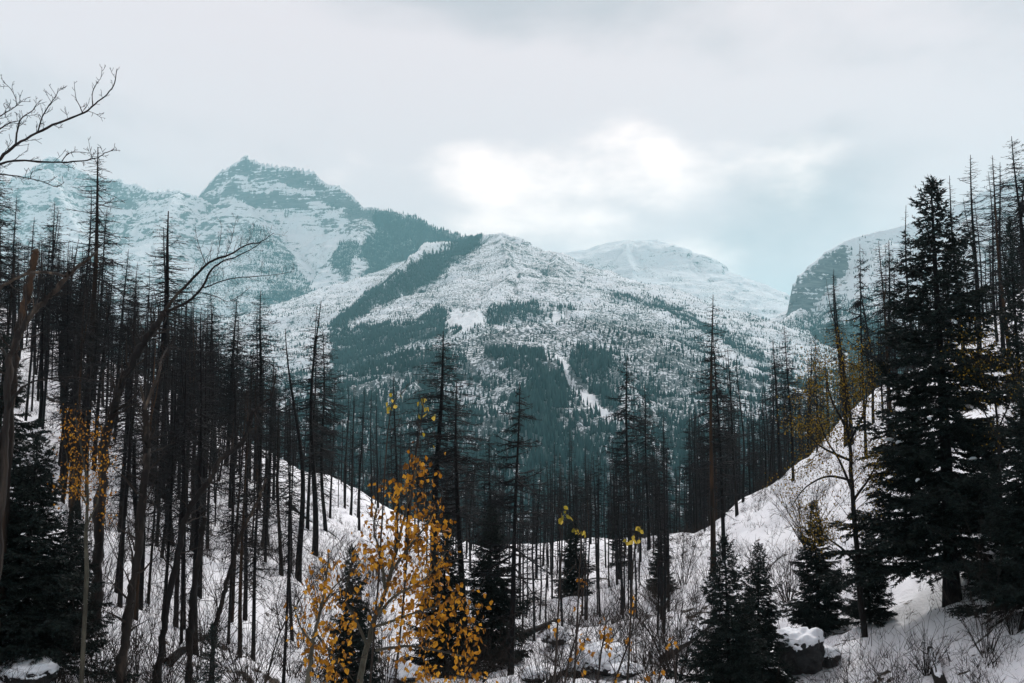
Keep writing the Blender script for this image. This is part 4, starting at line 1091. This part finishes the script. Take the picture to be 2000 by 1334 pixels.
dead_tree('leafless_tree', 'thin peeled dead trunk bending right over the left fir',
    [(10, 860), (17, 721), (26, 679), (52, 628), (83, 593), (110, 566), (138, 531)], 12.5, (0.085, 0.05),
    [([(136, 533), (160, 515), (179, 500), (190, 490)], (0.05, 0.016), 6, 0.2), ([(128, 540), (100, 532), (60, 534), (30, 545), (0, 562), (-40, 590)], (0.035, 0.028), 9, 0.35), ([(60, 618), (66, 600), (62, 570)], (0.02, 0.006), 3, 0.2)],
    M['dead'], M['twig'], twig_n=10, twig_L=0.4)
dead_tree('broken_snag', 'broken mossy brown snag with splintered top beside the peeled trunk',
    [(20, 800), (28, 700), (38, 638), (55, 570), (64, 530), (70, 487)], 13.5, (0.115, 0.075), [], M['brown'], M['twig'], twig_n=4, twig_L=0.3, stem_twigs=False)
dead_tree('broken_snag', 'splintered dark stub leaning in the middle of the left stand',
    [(372, 1240), (380, 1150), (392, 1060), (400, 1010)], 16.0, (0.10, 0.07), [], M['dead_dark'], M['twig'], stem_twigs=False)
dead_tree('leafless_tree', 'long thin dead branch reaching level across the left snow slope',
    [(0, 860), (20, 790), (45, 755)], 12.0, (0.05, 0.03),
    [([(43, 757), (75, 742), (130, 737), (165, 740), (200, 745), (240, 738), (268, 734)], (0.024, 0.006), 10, 0.22)], M['dead_dark'], M['twig'], stem_twigs=False)
dead_tree('leafless_tree', 'twisted leafless sapling on the left snow near the bottom edge',
    [(520, 1330), (545, 1240), (575, 1190), (600, 1150), (640, 1120)], 14.0, (0.03, 0.008),
    [([(548, 1235), (540, 1180), (555, 1120)], (0.015, 0.004), 5, 0.3)], M['dead'], M['twig'], twig_n=8, twig_L=0.35)

# ================================================================== golden leaved trees
def leaf_mesh(name, mat, L=0.062, W=0.046, seed=0):
    g = np.random.default_rng(seed)
    s = np.array([0, 0.12, 0.35, 0.62, 0.85, 1.0]); w = np.array([0.06, 0.62, 1.0, 0.78, 0.36, 0.03]) * W / 2
    fold = g.uniform(0.25, 0.6); curl = g.uniform(-0.5, 0.7)
    v, f = [], []
    for a, b in zip(s, w):
        z = -L * a; y = curl * L * a * a * 0.6
        v += [(-b, y + b * fold, z), (0, y, z), (b * g.uniform(.85, 1.1), y + b * fold, z)]
    for i in range(len(s) - 1):
        k = 3 * i
        f += [(k, k + 1, k + 4, k + 3), (k + 1, k + 2, k + 5, k + 4)]
    mb = MB(); mb.add(v, np.array(f)); mb.tube([(0, 0, 0.02), (0, 0, 0)], [0.001, 0.0012], 3)
    return mb.mesh(name, mat, True)
LEAF = [leaf_mesh('leaf', M['gold'], seed=k) for k in range(6)]
LEAFG = [leaf_mesh('leaf', M['green_leaf'], seed=20 + k) for k in range(4)]
def add_leaf(root, p, meshes, scale):
    o = link('leaf', meshes[rngd.integers(len(meshes))], root)
    o.location = p
    o.rotation_euler = (rngd.normal(0, 0.55), rngd.normal(0, 0.55), rngd.uniform(0, 6.28))
    o.scale = (scale,) * 3
    return o
def leaf_mass(root, P, mat, L, W, sg=0.6):
    g = np.random.default_rng(len(P)); n = len(P)
    D = np.stack([g.normal(0, sg, n), g.normal(0, sg, n), -np.ones(n) + g.normal(0, sg, n)], -1)
    D /= np.linalg.norm(D, axis=1)[:, None]; S = np.cross(D, g.normal(size=(n, 3))); S /= np.linalg.norm(S, axis=1)[:, None]
    l = (L * g.uniform(0.6, 1.3, n))[:, None]; w = (W * g.uniform(0.6, 1.3, n))[:, None]
    N_ = np.cross(D, S)
    V = np.stack([P, P + D * l * .45 + S * w / 2 + N_ * w * .2, P + D * l, P + D * l * .45 - S * w / 2 + N_ * w * .2], 1).reshape(-1, 3)
    k = np.arange(n)[:, None] * 4
    f = np.concatenate([k + [0, 1, 2], k + [0, 2, 3]])
    me = mesh_np('leaves', V, f); me.materials.append(mat)
    link('leaves', me, root)['kind'] = 'stuff'
def along(P, w):
    m = len(P) - 1; i = min(int(w * m), m - 1); return P[i] + (P[i + 1] - P[i]) * (w * m - i)

def aspen(label, stems, Y, nleaf, r, meshes, leafscale=1.0, mass=0, mass_mat=None, spread=0.28, bark='aspen', twig_n=10, twig_L=0.5, clusters=None, cat='aspen', name='golden_aspen', lo=0.15):
    base = at(stems[0][0][0], stems[0][0][1], Y); base = np.array([base[0], Y, gz(base[0], Y)])
    root = link(name, None); root.location = base
    tag(root, label, cat, 'trees with golden autumn leaves')
    paths = []
    for k, (st) in enumerate(stems):
        P = px_path(st, Y, 0.12) - base
        if k == 0 and P[0][2] > 0: P = np.concatenate([[[P[0][0] * 0.9, P[0][1], -0.2]], P])
        q = np.linspace(0, 1, len(P)); rr = r * (1.0 if k == 0 else 0.45)
        mb = MB(); mb.tube(wobble(P, rr * 0.12), rr * (1 - 0.86 * q) + 0.002, 7)
        o = link('trunk' if k == 0 else 'branch', mb.mesh('trunk' if k == 0 else 'branch', M[bark], True), root)
        tb = MB(); g0 = len(tb.v)
        twigs(tb, P, rr * 0.5, rr * 0.12, twig_n if k == 0 else max(3, twig_n // 2), twig_L * (1 if k == 0 else 0.7), 2, 0.3, 0.35)
        link('twigs', tb.mesh('twigs', M['twig']), o if k else root)['kind'] = 'stuff'
        # remember twig ends for the leaves
        paths.append(np.concatenate([v[len(v) // 2:] for v in tb.v]))
    T = np.concatenate(paths)
    T = T[T[:, 2] > lo * T[:, 2].max()]
    if clusters is not None:
        C = np.array([at(cx, cy, Y + rngd.normal(0, 0.25)) - base for cx, cy in clusters])
        T = C
    for k in range(nleaf):
        p = T[rngd.integers(len(T))] + rngd.normal(0, spread * 0.25 if clusters is None else spread, 3)
        add_leaf(root, p, meshes, leafscale * rngd.uniform(0.7, 1.3))
    if mass:
        P = T[rngd.integers(len(T), size=mass)] + rngd.normal(0, spread, (mass, 3))
        leaf_mass(root, P, mass_mat or M['gold'], 0.06 * leafscale, 0.045 * leafscale)
    return root

# cluster centres of the foreground aspen's leaves, as seen
def cl(poly_rows):
    out = []
    for (y0, y1, x0, x1, n) in poly_rows:
        for k in range(n): out.append((rngd.uniform(x0, x1), rngd.uniform(y0, y1)))
    return out
A1 = cl([(895, 935, 805, 832, 5), (945, 985, 735, 830, 7), (985, 1030, 690, 865, 12), (1030, 1080, 715, 870, 16), (1080, 1130, 690, 870, 18), (1130, 1180, 720, 880, 14), (1180, 1230, 760, 890, 9), (1170, 1230, 880, 930, 4), (1230, 1290, 760, 930, 10), (1290, 1334, 800, 960, 9), (1150, 1200, 890, 910, 2)])
aspen('golden aspen with drooping orange leaves in the centre foreground',
    [[(700, 1345), (706, 1310), (718, 1260), (730, 1215), (742, 1185), (752, 1156), (765, 1110), (778, 1060), (792, 1000), (810, 930), (820, 895)],
     [(752, 1150), (745, 1090), (730, 1030), (742, 970)], [(765, 1115), (790, 1080), (830, 1030), (850, 1000)], [(728, 1225), (760, 1215), (800, 1200), (850, 1185), (900, 1165)], [(738, 1200), (770, 1165), (830, 1130), (870, 1080)], [(718, 1262), (690, 1200), (675, 1165), (690, 1080)], [(735, 1270), (790, 1262), (850, 1270), (920, 1285)]],
    7.5, 290, 0.024, LEAF, 0.68, clusters=A1, spread=0.06, twig_n=24, twig_L=0.42, mass=1250)
A2 = cl([(1075, 1130, 630, 665, 4), (1130, 1180, 615, 690, 5), (1160, 1200, 575, 640, 5), (1200, 1250, 590, 690, 7), (1240, 1280, 610, 680, 7), (1280, 1334, 610, 720, 6)])
aspen('slim golden aspen sapling with a pale stem left of the main aspen',
    [[(600, 1345), (605, 1300), (612, 1250), (620, 1215), (628, 1185), (634, 1150), (642, 1080)], [(612, 1255), (590, 1230), (572, 1180)], [(616, 1235), (650, 1280), (690, 1330)], [(625, 1195), (650, 1150), (670, 1130)]],
    7.0, 150, 0.017, LEAF, 0.62, clusters=A2, spread=0.05, twig_n=12, twig_L=0.35, mass=260)
A3 = cl([(800, 850, 130, 165, 7), (840, 900, 120, 215, 9), (890, 950, 140, 215, 12), (930, 980, 115, 220, 10), (985, 1010, 160, 220, 3)])
aspen('small golden-leaved aspen glowing before the left burnt trunks',
    [[(170, 1120), (168, 1040), (172, 960), (160, 880), (146, 810)], [(168, 1030), (195, 960), (190, 860)], [(172, 990), (140, 930), (128, 880)]],
    13.0, 60, 0.028, LEAF, 0.62, clusters=A3, spread=0.085, twig_n=14, twig_L=0.5, mass=620)
aspen('ochre small-leaved tree on the snow below the cliff mountain',
    [[(1690, 1235), (1678, 1150), (1668, 1000), (1662, 900), (1655, 830), (1650, 760), (1648, 700)],
     [(1665, 960), (1640, 900), (1610, 850), (1590, 780)], [(1660, 860), (1690, 800), (1690, 740)], [(1664, 940), (1620, 930), (1575, 950), (1545, 990)], [(1666, 980), (1700, 930), (1720, 890)], [(1655, 840), (1620, 770), (1615, 720)], [(1675, 1100), (1630, 1060), (1590, 1040)], [(1662, 900), (1600, 870), (1568, 830)]],
    23.0, 0, 0.075, LEAF, 0.8, mass=5600, mass_mat=M['ochre'], spread=0.16, bark='dead_dark', twig_n=26, twig_L=1.15, cat='tree', name='ochre_leaved_tree', lo=0.30)
aspen('ochre-leaved bush glowing among the dark firs at the right',
    [[(1955, 1000), (1950, 850), (1940, 760), (1930, 690)], [(1950, 860), (1920, 800), (1900, 760)], [(1948, 840), (1975, 780), (1985, 740)], [(1942, 780), (1910, 720), (1895, 690)]],
    21.0, 0, 0.04, LEAF, 0.8, mass=700, mass_mat=M['ochre'], spread=0.2, bark='dead_dark', twig_n=16, twig_L=0.9, cat='bush', name='ochre_leaved_bush', lo=0.4)
SAP = [
 ('tall thin sapling holding pale green leaves before the valley forest, left of the centre conifer', [[(722, 1345), (738, 1150), (750, 950), (758, 840), (768, 780)]], 7.2, [(768, 778), (770, 788), (762, 792), (772, 772), (776, 800)], LEAFG, 8),
 ('tall thin sapling with yellow leaves in front of the dense centre conifer', [[(770, 1345), (790, 1150), (805, 950), (818, 850), (828, 780)]], 7.4, [(825, 782), (835, 795), (840, 810), (822, 800), (845, 870), (828, 840), (832, 772)], LEAFG, 13),
 ('bare thin sapling with a hanging pair of green leaves right of the black open-limbed tree', [[(1082, 1345), (1090, 1200), (1096, 1100), (1100, 1010)]], 7.0, [(1100, 998), (1104, 1008), (1110, 1012), (1098, 1018)], LEAFG, 7),
 ('bare thin sapling with dull green leaves, second right of the open-limbed tree', [[(1120, 1345), (1128, 1200), (1132, 1110), (1136, 1040)]], 7.3, [(1132, 1040), (1140, 1040), (1144, 1034), (1138, 1036)], LEAFG, 7),
 ('bare thin sapling topped by curled golden leaves before the dark burnt stand', [[(1225, 1345), (1232, 1200), (1236, 1110), (1242, 1045)]], 7.0, [(1235, 1050), (1247, 1046), (1255, 1046), (1252, 1038), (1235, 1060)], LEAFG, 9),
 ('forked sapling with a golden leaf bunch above the snow-covered boulder', [[(1165, 1345), (1172, 1290), (1180, 1240), (1186, 1200)], [(1176, 1262), (1200, 1240), (1225, 1180)]], 7.6, [(1178, 1225), (1185, 1240), (1190, 1232), (1180, 1252), (1186, 1262), (1192, 1245), (1176, 1215)], LEAF, 26),
 ('many-stemmed sapling with scattered golden leaves left of the snow-covered boulder', [[(1102, 1360), (1105, 1320), (1120, 1260), (1135, 1200), (1140, 1150), (1150, 1120)], [(1100, 1340), (1090, 1280), (1084, 1230)], [(1108, 1330), (1135, 1270), (1150, 1220)]], 7.2, [(1135, 1130), (1140, 1150), (1138, 1182), (1128, 1190), (1082, 1215), (1084, 1240), (1135, 1255), (1150, 1262), (1148, 1270), (1110, 1288), (1120, 1300), (1132, 1262), (1125, 1310), (1145, 1240)], LEAF, 38),
 ('thin sapling with few orange leaves right of the snow-covered boulder', [[(1195, 1345), (1215, 1290), (1235, 1230), (1240, 1170)], [(1205, 1320), (1190, 1290)]], 7.4, [(1240, 1168), (1232, 1185), (1222, 1255), (1230, 1258), (1210, 1320), (1190, 1328), (1200, 1335)], LEAF, 13),
 ('thin sapling with a drooping golden leaf cluster before the right snow slope', [[(1320, 1345), (1318, 1300), (1312, 1262), (1308, 1240)]], 7.0, [(1306, 1245), (1308, 1258), (1315, 1250), (1268, 1315), (1288, 1312), (1250, 1330)], LEAF, 13),
]
for lb, stems, Y, c, meshes, n in SAP:
    aspen(lb, stems, Y, n, 0.007, meshes, 0.6, clusters=c, spread=0.018, twig_n=7, twig_L=0.22, cat='sapling', name='leafy_sapling', bark='twig')

# ================================================================== bare shrubs and underbrush
def shrub_mesh(seed, n=26, H=1.2, spread=0.8):
    g = np.random.default_rng(seed); mb = MB()
    for k in range(n):
        a = g.uniform(0, 6.28); lean = g.uniform(0.05, spread); h = H * g.uniform(0.5, 1.1)
        q = np.linspace(0, 1, 5)[:, None]
        d = np.array([math.cos(a) * lean, math.sin(a) * lean, 1.0]); d = d / np.linalg.norm(d)
        P = np.array([math.cos(a), math.sin(a), 0]) * 0.06 + d * h * q + np.array([math.cos(a), math.sin(a), -0.3]) * h * 0.25 * lean * q ** 2
        P[1:] += g.normal(0, 0.02 * h, (4, 3))
        mb.tube(P, 0.006 * (1 - 0.8 * q[:, 0]) + .0018, 3)
        for c in range(5):
            i = g.integers(1, 5); dd = unit(d + g.normal(0, 0.55, 3)); l = h * g.uniform(.15, .45)
            mb.tube([P[i], P[i] + dd * l * .6, P[i] + dd * l + [0, 0, -.05 * l]], [.0036, .003, .0015], 3)
            if g.random() < .6:
                e = unit(dd + g.normal(0, .6, 3)); mb.tube([P[i] + dd * l * .5, P[i] + dd * l * .5 + e * l * .5], [.0035, .002], 3)
    return mb
SHR = [shrub_mesh(k, *c).mesh('stems', M['twig']) for k, c in enumerate([(26, 1.2, .8), (34, 1.5, .6), (20, .9, 1.1), (30, 1.1, .9), (16, 1.9, .45)])]
def shrub(px, Y, s, label, k, zr):
    p = at(px, 900, Y); z = gz(p[0], Y)
    root = link('bare_shrub', None); root.location = (p[0], Y, z - 0.03); root.scale = (s,) * 3; root.rotation_euler = (0, 0, zr)
    tag(root, label, 'shrub', 'leafless shrubs in the snow')
    link('stems', SHR[k], root)['kind'] = 'stuff'
SH = [(555, 16, 1.0, 'bare brown shrub on the snow left of the pale-stemmed sapling'), (500, 17, 1.1, 'bare brown shrub at the bottom of the left snow slope'), (455, 15, .9, 'bare shrub beside the tiny fir sapling'),
      (340, 16, 1.0, 'bare shrub at the foot of the curved leaning trunk'), (270, 15, .9, 'bare shrub under the pale-streaked forked trunk'), (205, 15, .9, 'bare shrub at the edge of the broad lower left fir'),
      (1060, 21, 1.1, 'bare shrub right at the base of the black open-limbed tree'), (1120, 24, 1.3, 'bare shrub behind the many-stemmed golden sapling'), (1180, 28, 1.3, 'dense bare shrub on the valley floor behind the snowy boulder'),
      (1245, 26, 1.4, 'bare shrub behind the sapling with curled golden leaves'), (1270, 21, 1.2, 'tall bare shrub at the foot of the right snow slope'), (1310, 23, 1.5, 'tall bare bush low on the right snow slope'),
      (1350, 19, 1.2, 'bare shrub left beside the dense dark young fir'), (1290, 34, 1.6, 'bare bush halfway up the right snow slope'), (1330, 40, 1.5, 'bare bush high on the right snow slope below the crest'),
      (1640, 19, .9, 'bare shrub right of the snow-capped dark boulder'), (1690, 18.5, .9, 'bare shrub on the bottom snow between boulder and tall fir'), (1740, 19, 1.0, 'bare shrub on the bottom snow in front of the tall fir'),
      (1790, 19.5, .9, 'bare shrub touching the trunk foot of the tall fir'), (1905, 19, 1.1, 'bare shrub right of the trunk foot of the tall fir'), (1960, 19, 1.1, 'bare shrub near the lower right corner'),
      (1990, 22, 1.2, 'bare shrub on the steep snow at the right edge'), (880, 20, 1.1, 'bare shrub under the right side of the golden aspen'), (940, 22, 1.1, 'bare shrub between the aspen and the black open-limbed tree'),
      (760, 22, 1.1, 'bare shrub behind the golden aspen stem'), (1530, 30, 1.5, 'bare bush on the right slope above the boulder'), (1570, 36, 1.6, 'bare bush on the right slope below the ochre-leaved tree'), (1480, 36, 1.5, 'bare bush on the right slope above the dark young firs')]
for k, (px, Y, s, lb) in enumerate(SH): shrub(px, Y, s, lb, k % 5, k * 1.7)

def underbrush():
    g = np.random.default_rng(5)
    protos = []
    for k in range(6):
        q = np.random.default_rng(300 + k); mb = MB()
        for b in range(9):
            a = q.uniform(0, 6.28); l = q.uniform(.12, .6); d = unit(np.array([math.cos(a) * q.uniform(.1, 1.1), math.sin(a) * q.uniform(.1, 1.1), 1]))
            p = np.array([q.normal(0, .12), q.normal(0, .12), -.04]); mid = p + d * l * .6
            mb.spikes(p[None], (d * l + q.normal(0, .06, 3))[None], .013)
            for c in range(3): mb.spikes(mid[None], (unit(d + q.normal(0, .6, 3)) * l * .5)[None], .006)
        protos.append((np.concatenate(mb.v), np.concatenate(mb.f)))
    n = 9500
    px = g.uniform(-40, 2040, n); Y = np.where(g.random(n) < 0.5, 12 / (1 - g.random(n) * 0.845), g.uniform(26, 66, n))
    x = (px - 1000) / F * Y
    keep = fbm(x / 5, Y / 5, 3, 40) + 0.28 * g.normal(size=n) > -0.02
    x, Y = x[keep], Y[keep]; z = ground_h(x, Y)
    # taller tangles low on the left slope and along the valley floor
    m = 300; ty = g.uniform(14, 40, m); tx = np.where(g.random(m) < 0.55, (g.uniform(150, 760, m) - 1000), (g.uniform(900, 1420, m) - 1000)) / F * ty
    x = np.concatenate([x, tx]); Y = np.concatenate([Y, ty]); z = np.concatenate([z, ground_h(tx, ty)]); tall = len(x) - m
    for k in range(4):
        sm = shrub_mesh(60 + k, 9, 1.3, .8); protos.append((np.concatenate(sm.v), np.concatenate(sm.f)))
    tv, tf, n0 = [], [], 0
    for i in range(len(x)):
        v, f = protos[i % 6 if i < tall else 6 + i % 4]; a = g.uniform(0, 6.28); c, s = math.cos(a), math.sin(a); k = g.uniform(.4, 1.05) * (1 + Y[i] / 110) if i < tall else g.uniform(.5, 1.1)
        tv.append(np.stack([(v[:, 0] * c - v[:, 1] * s) * k + x[i], (v[:, 0] * s + v[:, 1] * c) * k + Y[i], v[:, 2] * k + z[i]], -1)); tf.append(f + n0); n0 += len(v)
    me = mesh_np('underbrush', np.concatenate(tv), np.concatenate(tf)); me.materials.append(M['twig'])
    tag(link('underbrush', me), 'thin dry twigs and stalks poking through the snow everywhere', 'underbrush', kind='stuff')
underbrush()

# ================================================================== boulders, logs and snow lumps
def lump(seed, n=4, squash=0.7, rough=0.42):
    """an irregular rounded boulder: icosphere pushed about by noise"""
    import bmesh
    bm = bmesh.new(); bmesh.ops.create_icosphere(bm, subdivisions=n, radius=1.0)
    V = np.array([v.co[:] for v in bm.verts]); f = np.array([[v.index for v in fc.verts] for fc in bm.faces]); bm.free()
    d = 1 + rough * fbm(V[:, 0] * 1.1 + seed, V[:, 1] * 1.1 + V[:, 2] * 0.8, 3, seed) + rough * 0.7 * fbm(V[:, 2] * 2.3 + seed, V[:, 0] * 2 - V[:, 1] * 2, 3, seed + 5)
    V = V * d[:, None]; V[:, 2] *= squash
    return V, f
def biggest(f, n):
    """only the largest connected patch of faces"""
    lab = np.arange(n)
    for _ in range(200):
        m = lab[f].min(1); new = lab.copy(); np.minimum.at(new, f.ravel(), np.repeat(m, 3))
        if (new == lab).all(): break
        lab = new
    fl = lab[f[:, 0]]; u, c = np.unique(fl, return_counts=True)
    return f[fl == u[c.argmax()]]
def ground_hit(px, py):
    Ys = np.linspace(8, 70, 1200); P = np.array([at(px, py, y) for y in (1.0,)])[0]
    z = P[2] * Ys; g = ground_h(P[0] * Ys, Ys); k = np.argmax(z < g)
    return Ys[k]
def boulder(px, py, pw, ph, label, seed, cap=0.5, capw=1.0):
    """px, py: foot of the boulder in the photograph; pw, ph: its size there"""
    Y = ground_hit(px, py); p = at(px, py, Y); w = pw / F * Y; h = ph / F * Y
    root = link('snowy_boulder', None); root.location = (p[0], Y, gz(p[0], Y)); tag(root, label, 'boulder', 'snow-covered boulders')
    V, f = lump(seed); mb = MB(); mb.add(V * [w / 2, w / 2, h / 2 / 0.7] + [0, 0, h * 0.42], f)
    link('rock', mb.mesh('rock', M['rock'], True), root)
    # settled snow over the top: the upper part of the same lump, swollen
    V2, f2 = lump(seed, 5, 0.7); up = sstep(cap - 0.25, cap + 0.25, V2[:, 2] / 0.7 + 0.45 * fbm(V2[:, 0] * 2.6 + seed, V2[:, 1] * 2.6 + V2[:, 2], 4, seed))
    sw = 0.97 + 0.075 * up
    V2 = V2 * sw[:, None] + np.stack([0 * up, 0 * up, 0.045 * up], -1)
    f2 = f2[(up[f2] > 0.02).all(1)]; f2 = biggest(f2, len(V2))
    mb = MB(); mb.add(V2 * [w / 2 * capw, w / 2 * capw, h / 2 / 0.7] + [0, 0, h * 0.42], f2)
    link('snow_cap', mb.mesh('snow_cap', M['snow'], True), root)
boulder(1180, 1312, 92, 52, 'rounded boulder wholly wrapped in snow at bottom centre right', 2, -0.45)
boulder(1086, 1258, 52, 32, 'small snow-covered boulder behind the many-stemmed sapling', 3, -0.2)
boulder(1130, 1318, 46, 36, 'small snow mound of a boulder left of the wrapped one', 8, -0.4)
boulder(1222, 1322, 60, 26, 'low flat snow-topped rock beside the wrapped boulder', 5, 0.0)
boulder(1562, 1312, 92, 82, 'big black boulder with a thin snow cap at the foot of the firs', 7, 0.55)
boulder(1612, 1300, 60, 40, 'snow-topped rock leaning against the big black boulder', 11, 0.2)
boulder(6, 1282, 60, 46, 'small dark rock with thick snow cap at the left edge', 13, 0.1)
boulder(52, 1338, 104, 52, 'wide dark rock with lumpy snow cap in the lower left corner', 17, 0.05)
boulder(790, 1334, 56, 34, 'snow-covered rock behind the foot of the golden aspen', 19, -0.3)
boulder(1480, 1330, 60, 44, 'snow-dusted rock below the dark young firs', 21, 0.2)
boulder(1045, 1332, 46, 28, 'snow-covered rock by the foot of the black open-limbed tree', 23, -0.2)
def log(p0, p1, Y0, Y1, r, label, snow=True, stubs=6):
    a = at(p0[0], p0[1], Y0); b = at(p1[0], p1[1], Y1)
    a[2] = gz(a[0], a[1]) + r * 0.7; b[2] = gz(b[0], b[1]) + r * 0.9
    m = (a + b) / 2; mz = gz(m[0], m[1]); m[2] = max(m[2], mz + r * 0.5)
    root = link('fallen_log', None); root.location = a; tag(root, label, 'fallen log', 'fallen dead logs')
    P = smooth_path([a - a, m - a, b - a], 5); q = np.linspace(0, 1, len(P)); mb = MB()
    mb.tube(wobble(P, r * .1), r * (1 - 0.5 * q), 8, cap=True)
    link('trunk', mb.mesh('trunk', M['dead_dark'], True), root)
    tb = MB(); twigs(tb, P, r * .6, r * .3, stubs, r * 4, 1, .15, .2); link('branches', tb.mesh('branches', M['twig']), root)['kind'] = 'stuff'
    if snow:
        mb = MB(); s = (q > .1) & (q < .85); Q = P[s] + [0, 0, r * .55]; qq = np.linspace(0, 1, len(Q)); mb.tube(Q, r * .75 * np.sin(np.pi * (.08 + .84 * qq)) ** .5, 7)
        link('snow_cover', mb.mesh('snow_cover', M['snow'], True), root)
log((1070, 1262), (1130, 1215), 22, 27, .10, 'snow-topped log lying behind the many-stemmed sapling')
log((1290, 1200), (1400, 1150), 28, 31, .12, 'dark log lying across the right snow slope')
log((1020, 1180), (1090, 1165), 31, 33, .12, 'dark log lying across the valley floor behind the open-limbed tree', False)
log((1840, 1334), (1815, 1240), 18.2, 21, .13, 'dark leaning log beside the trunk foot of the tall fir')
log((330, 1290), (420, 1190), 17, 21, .09, 'thin fallen log at the foot of the left burnt stand')
log((560, 1010), (660, 1045), 46, 43, .12, 'log lying across the open left snow slope')
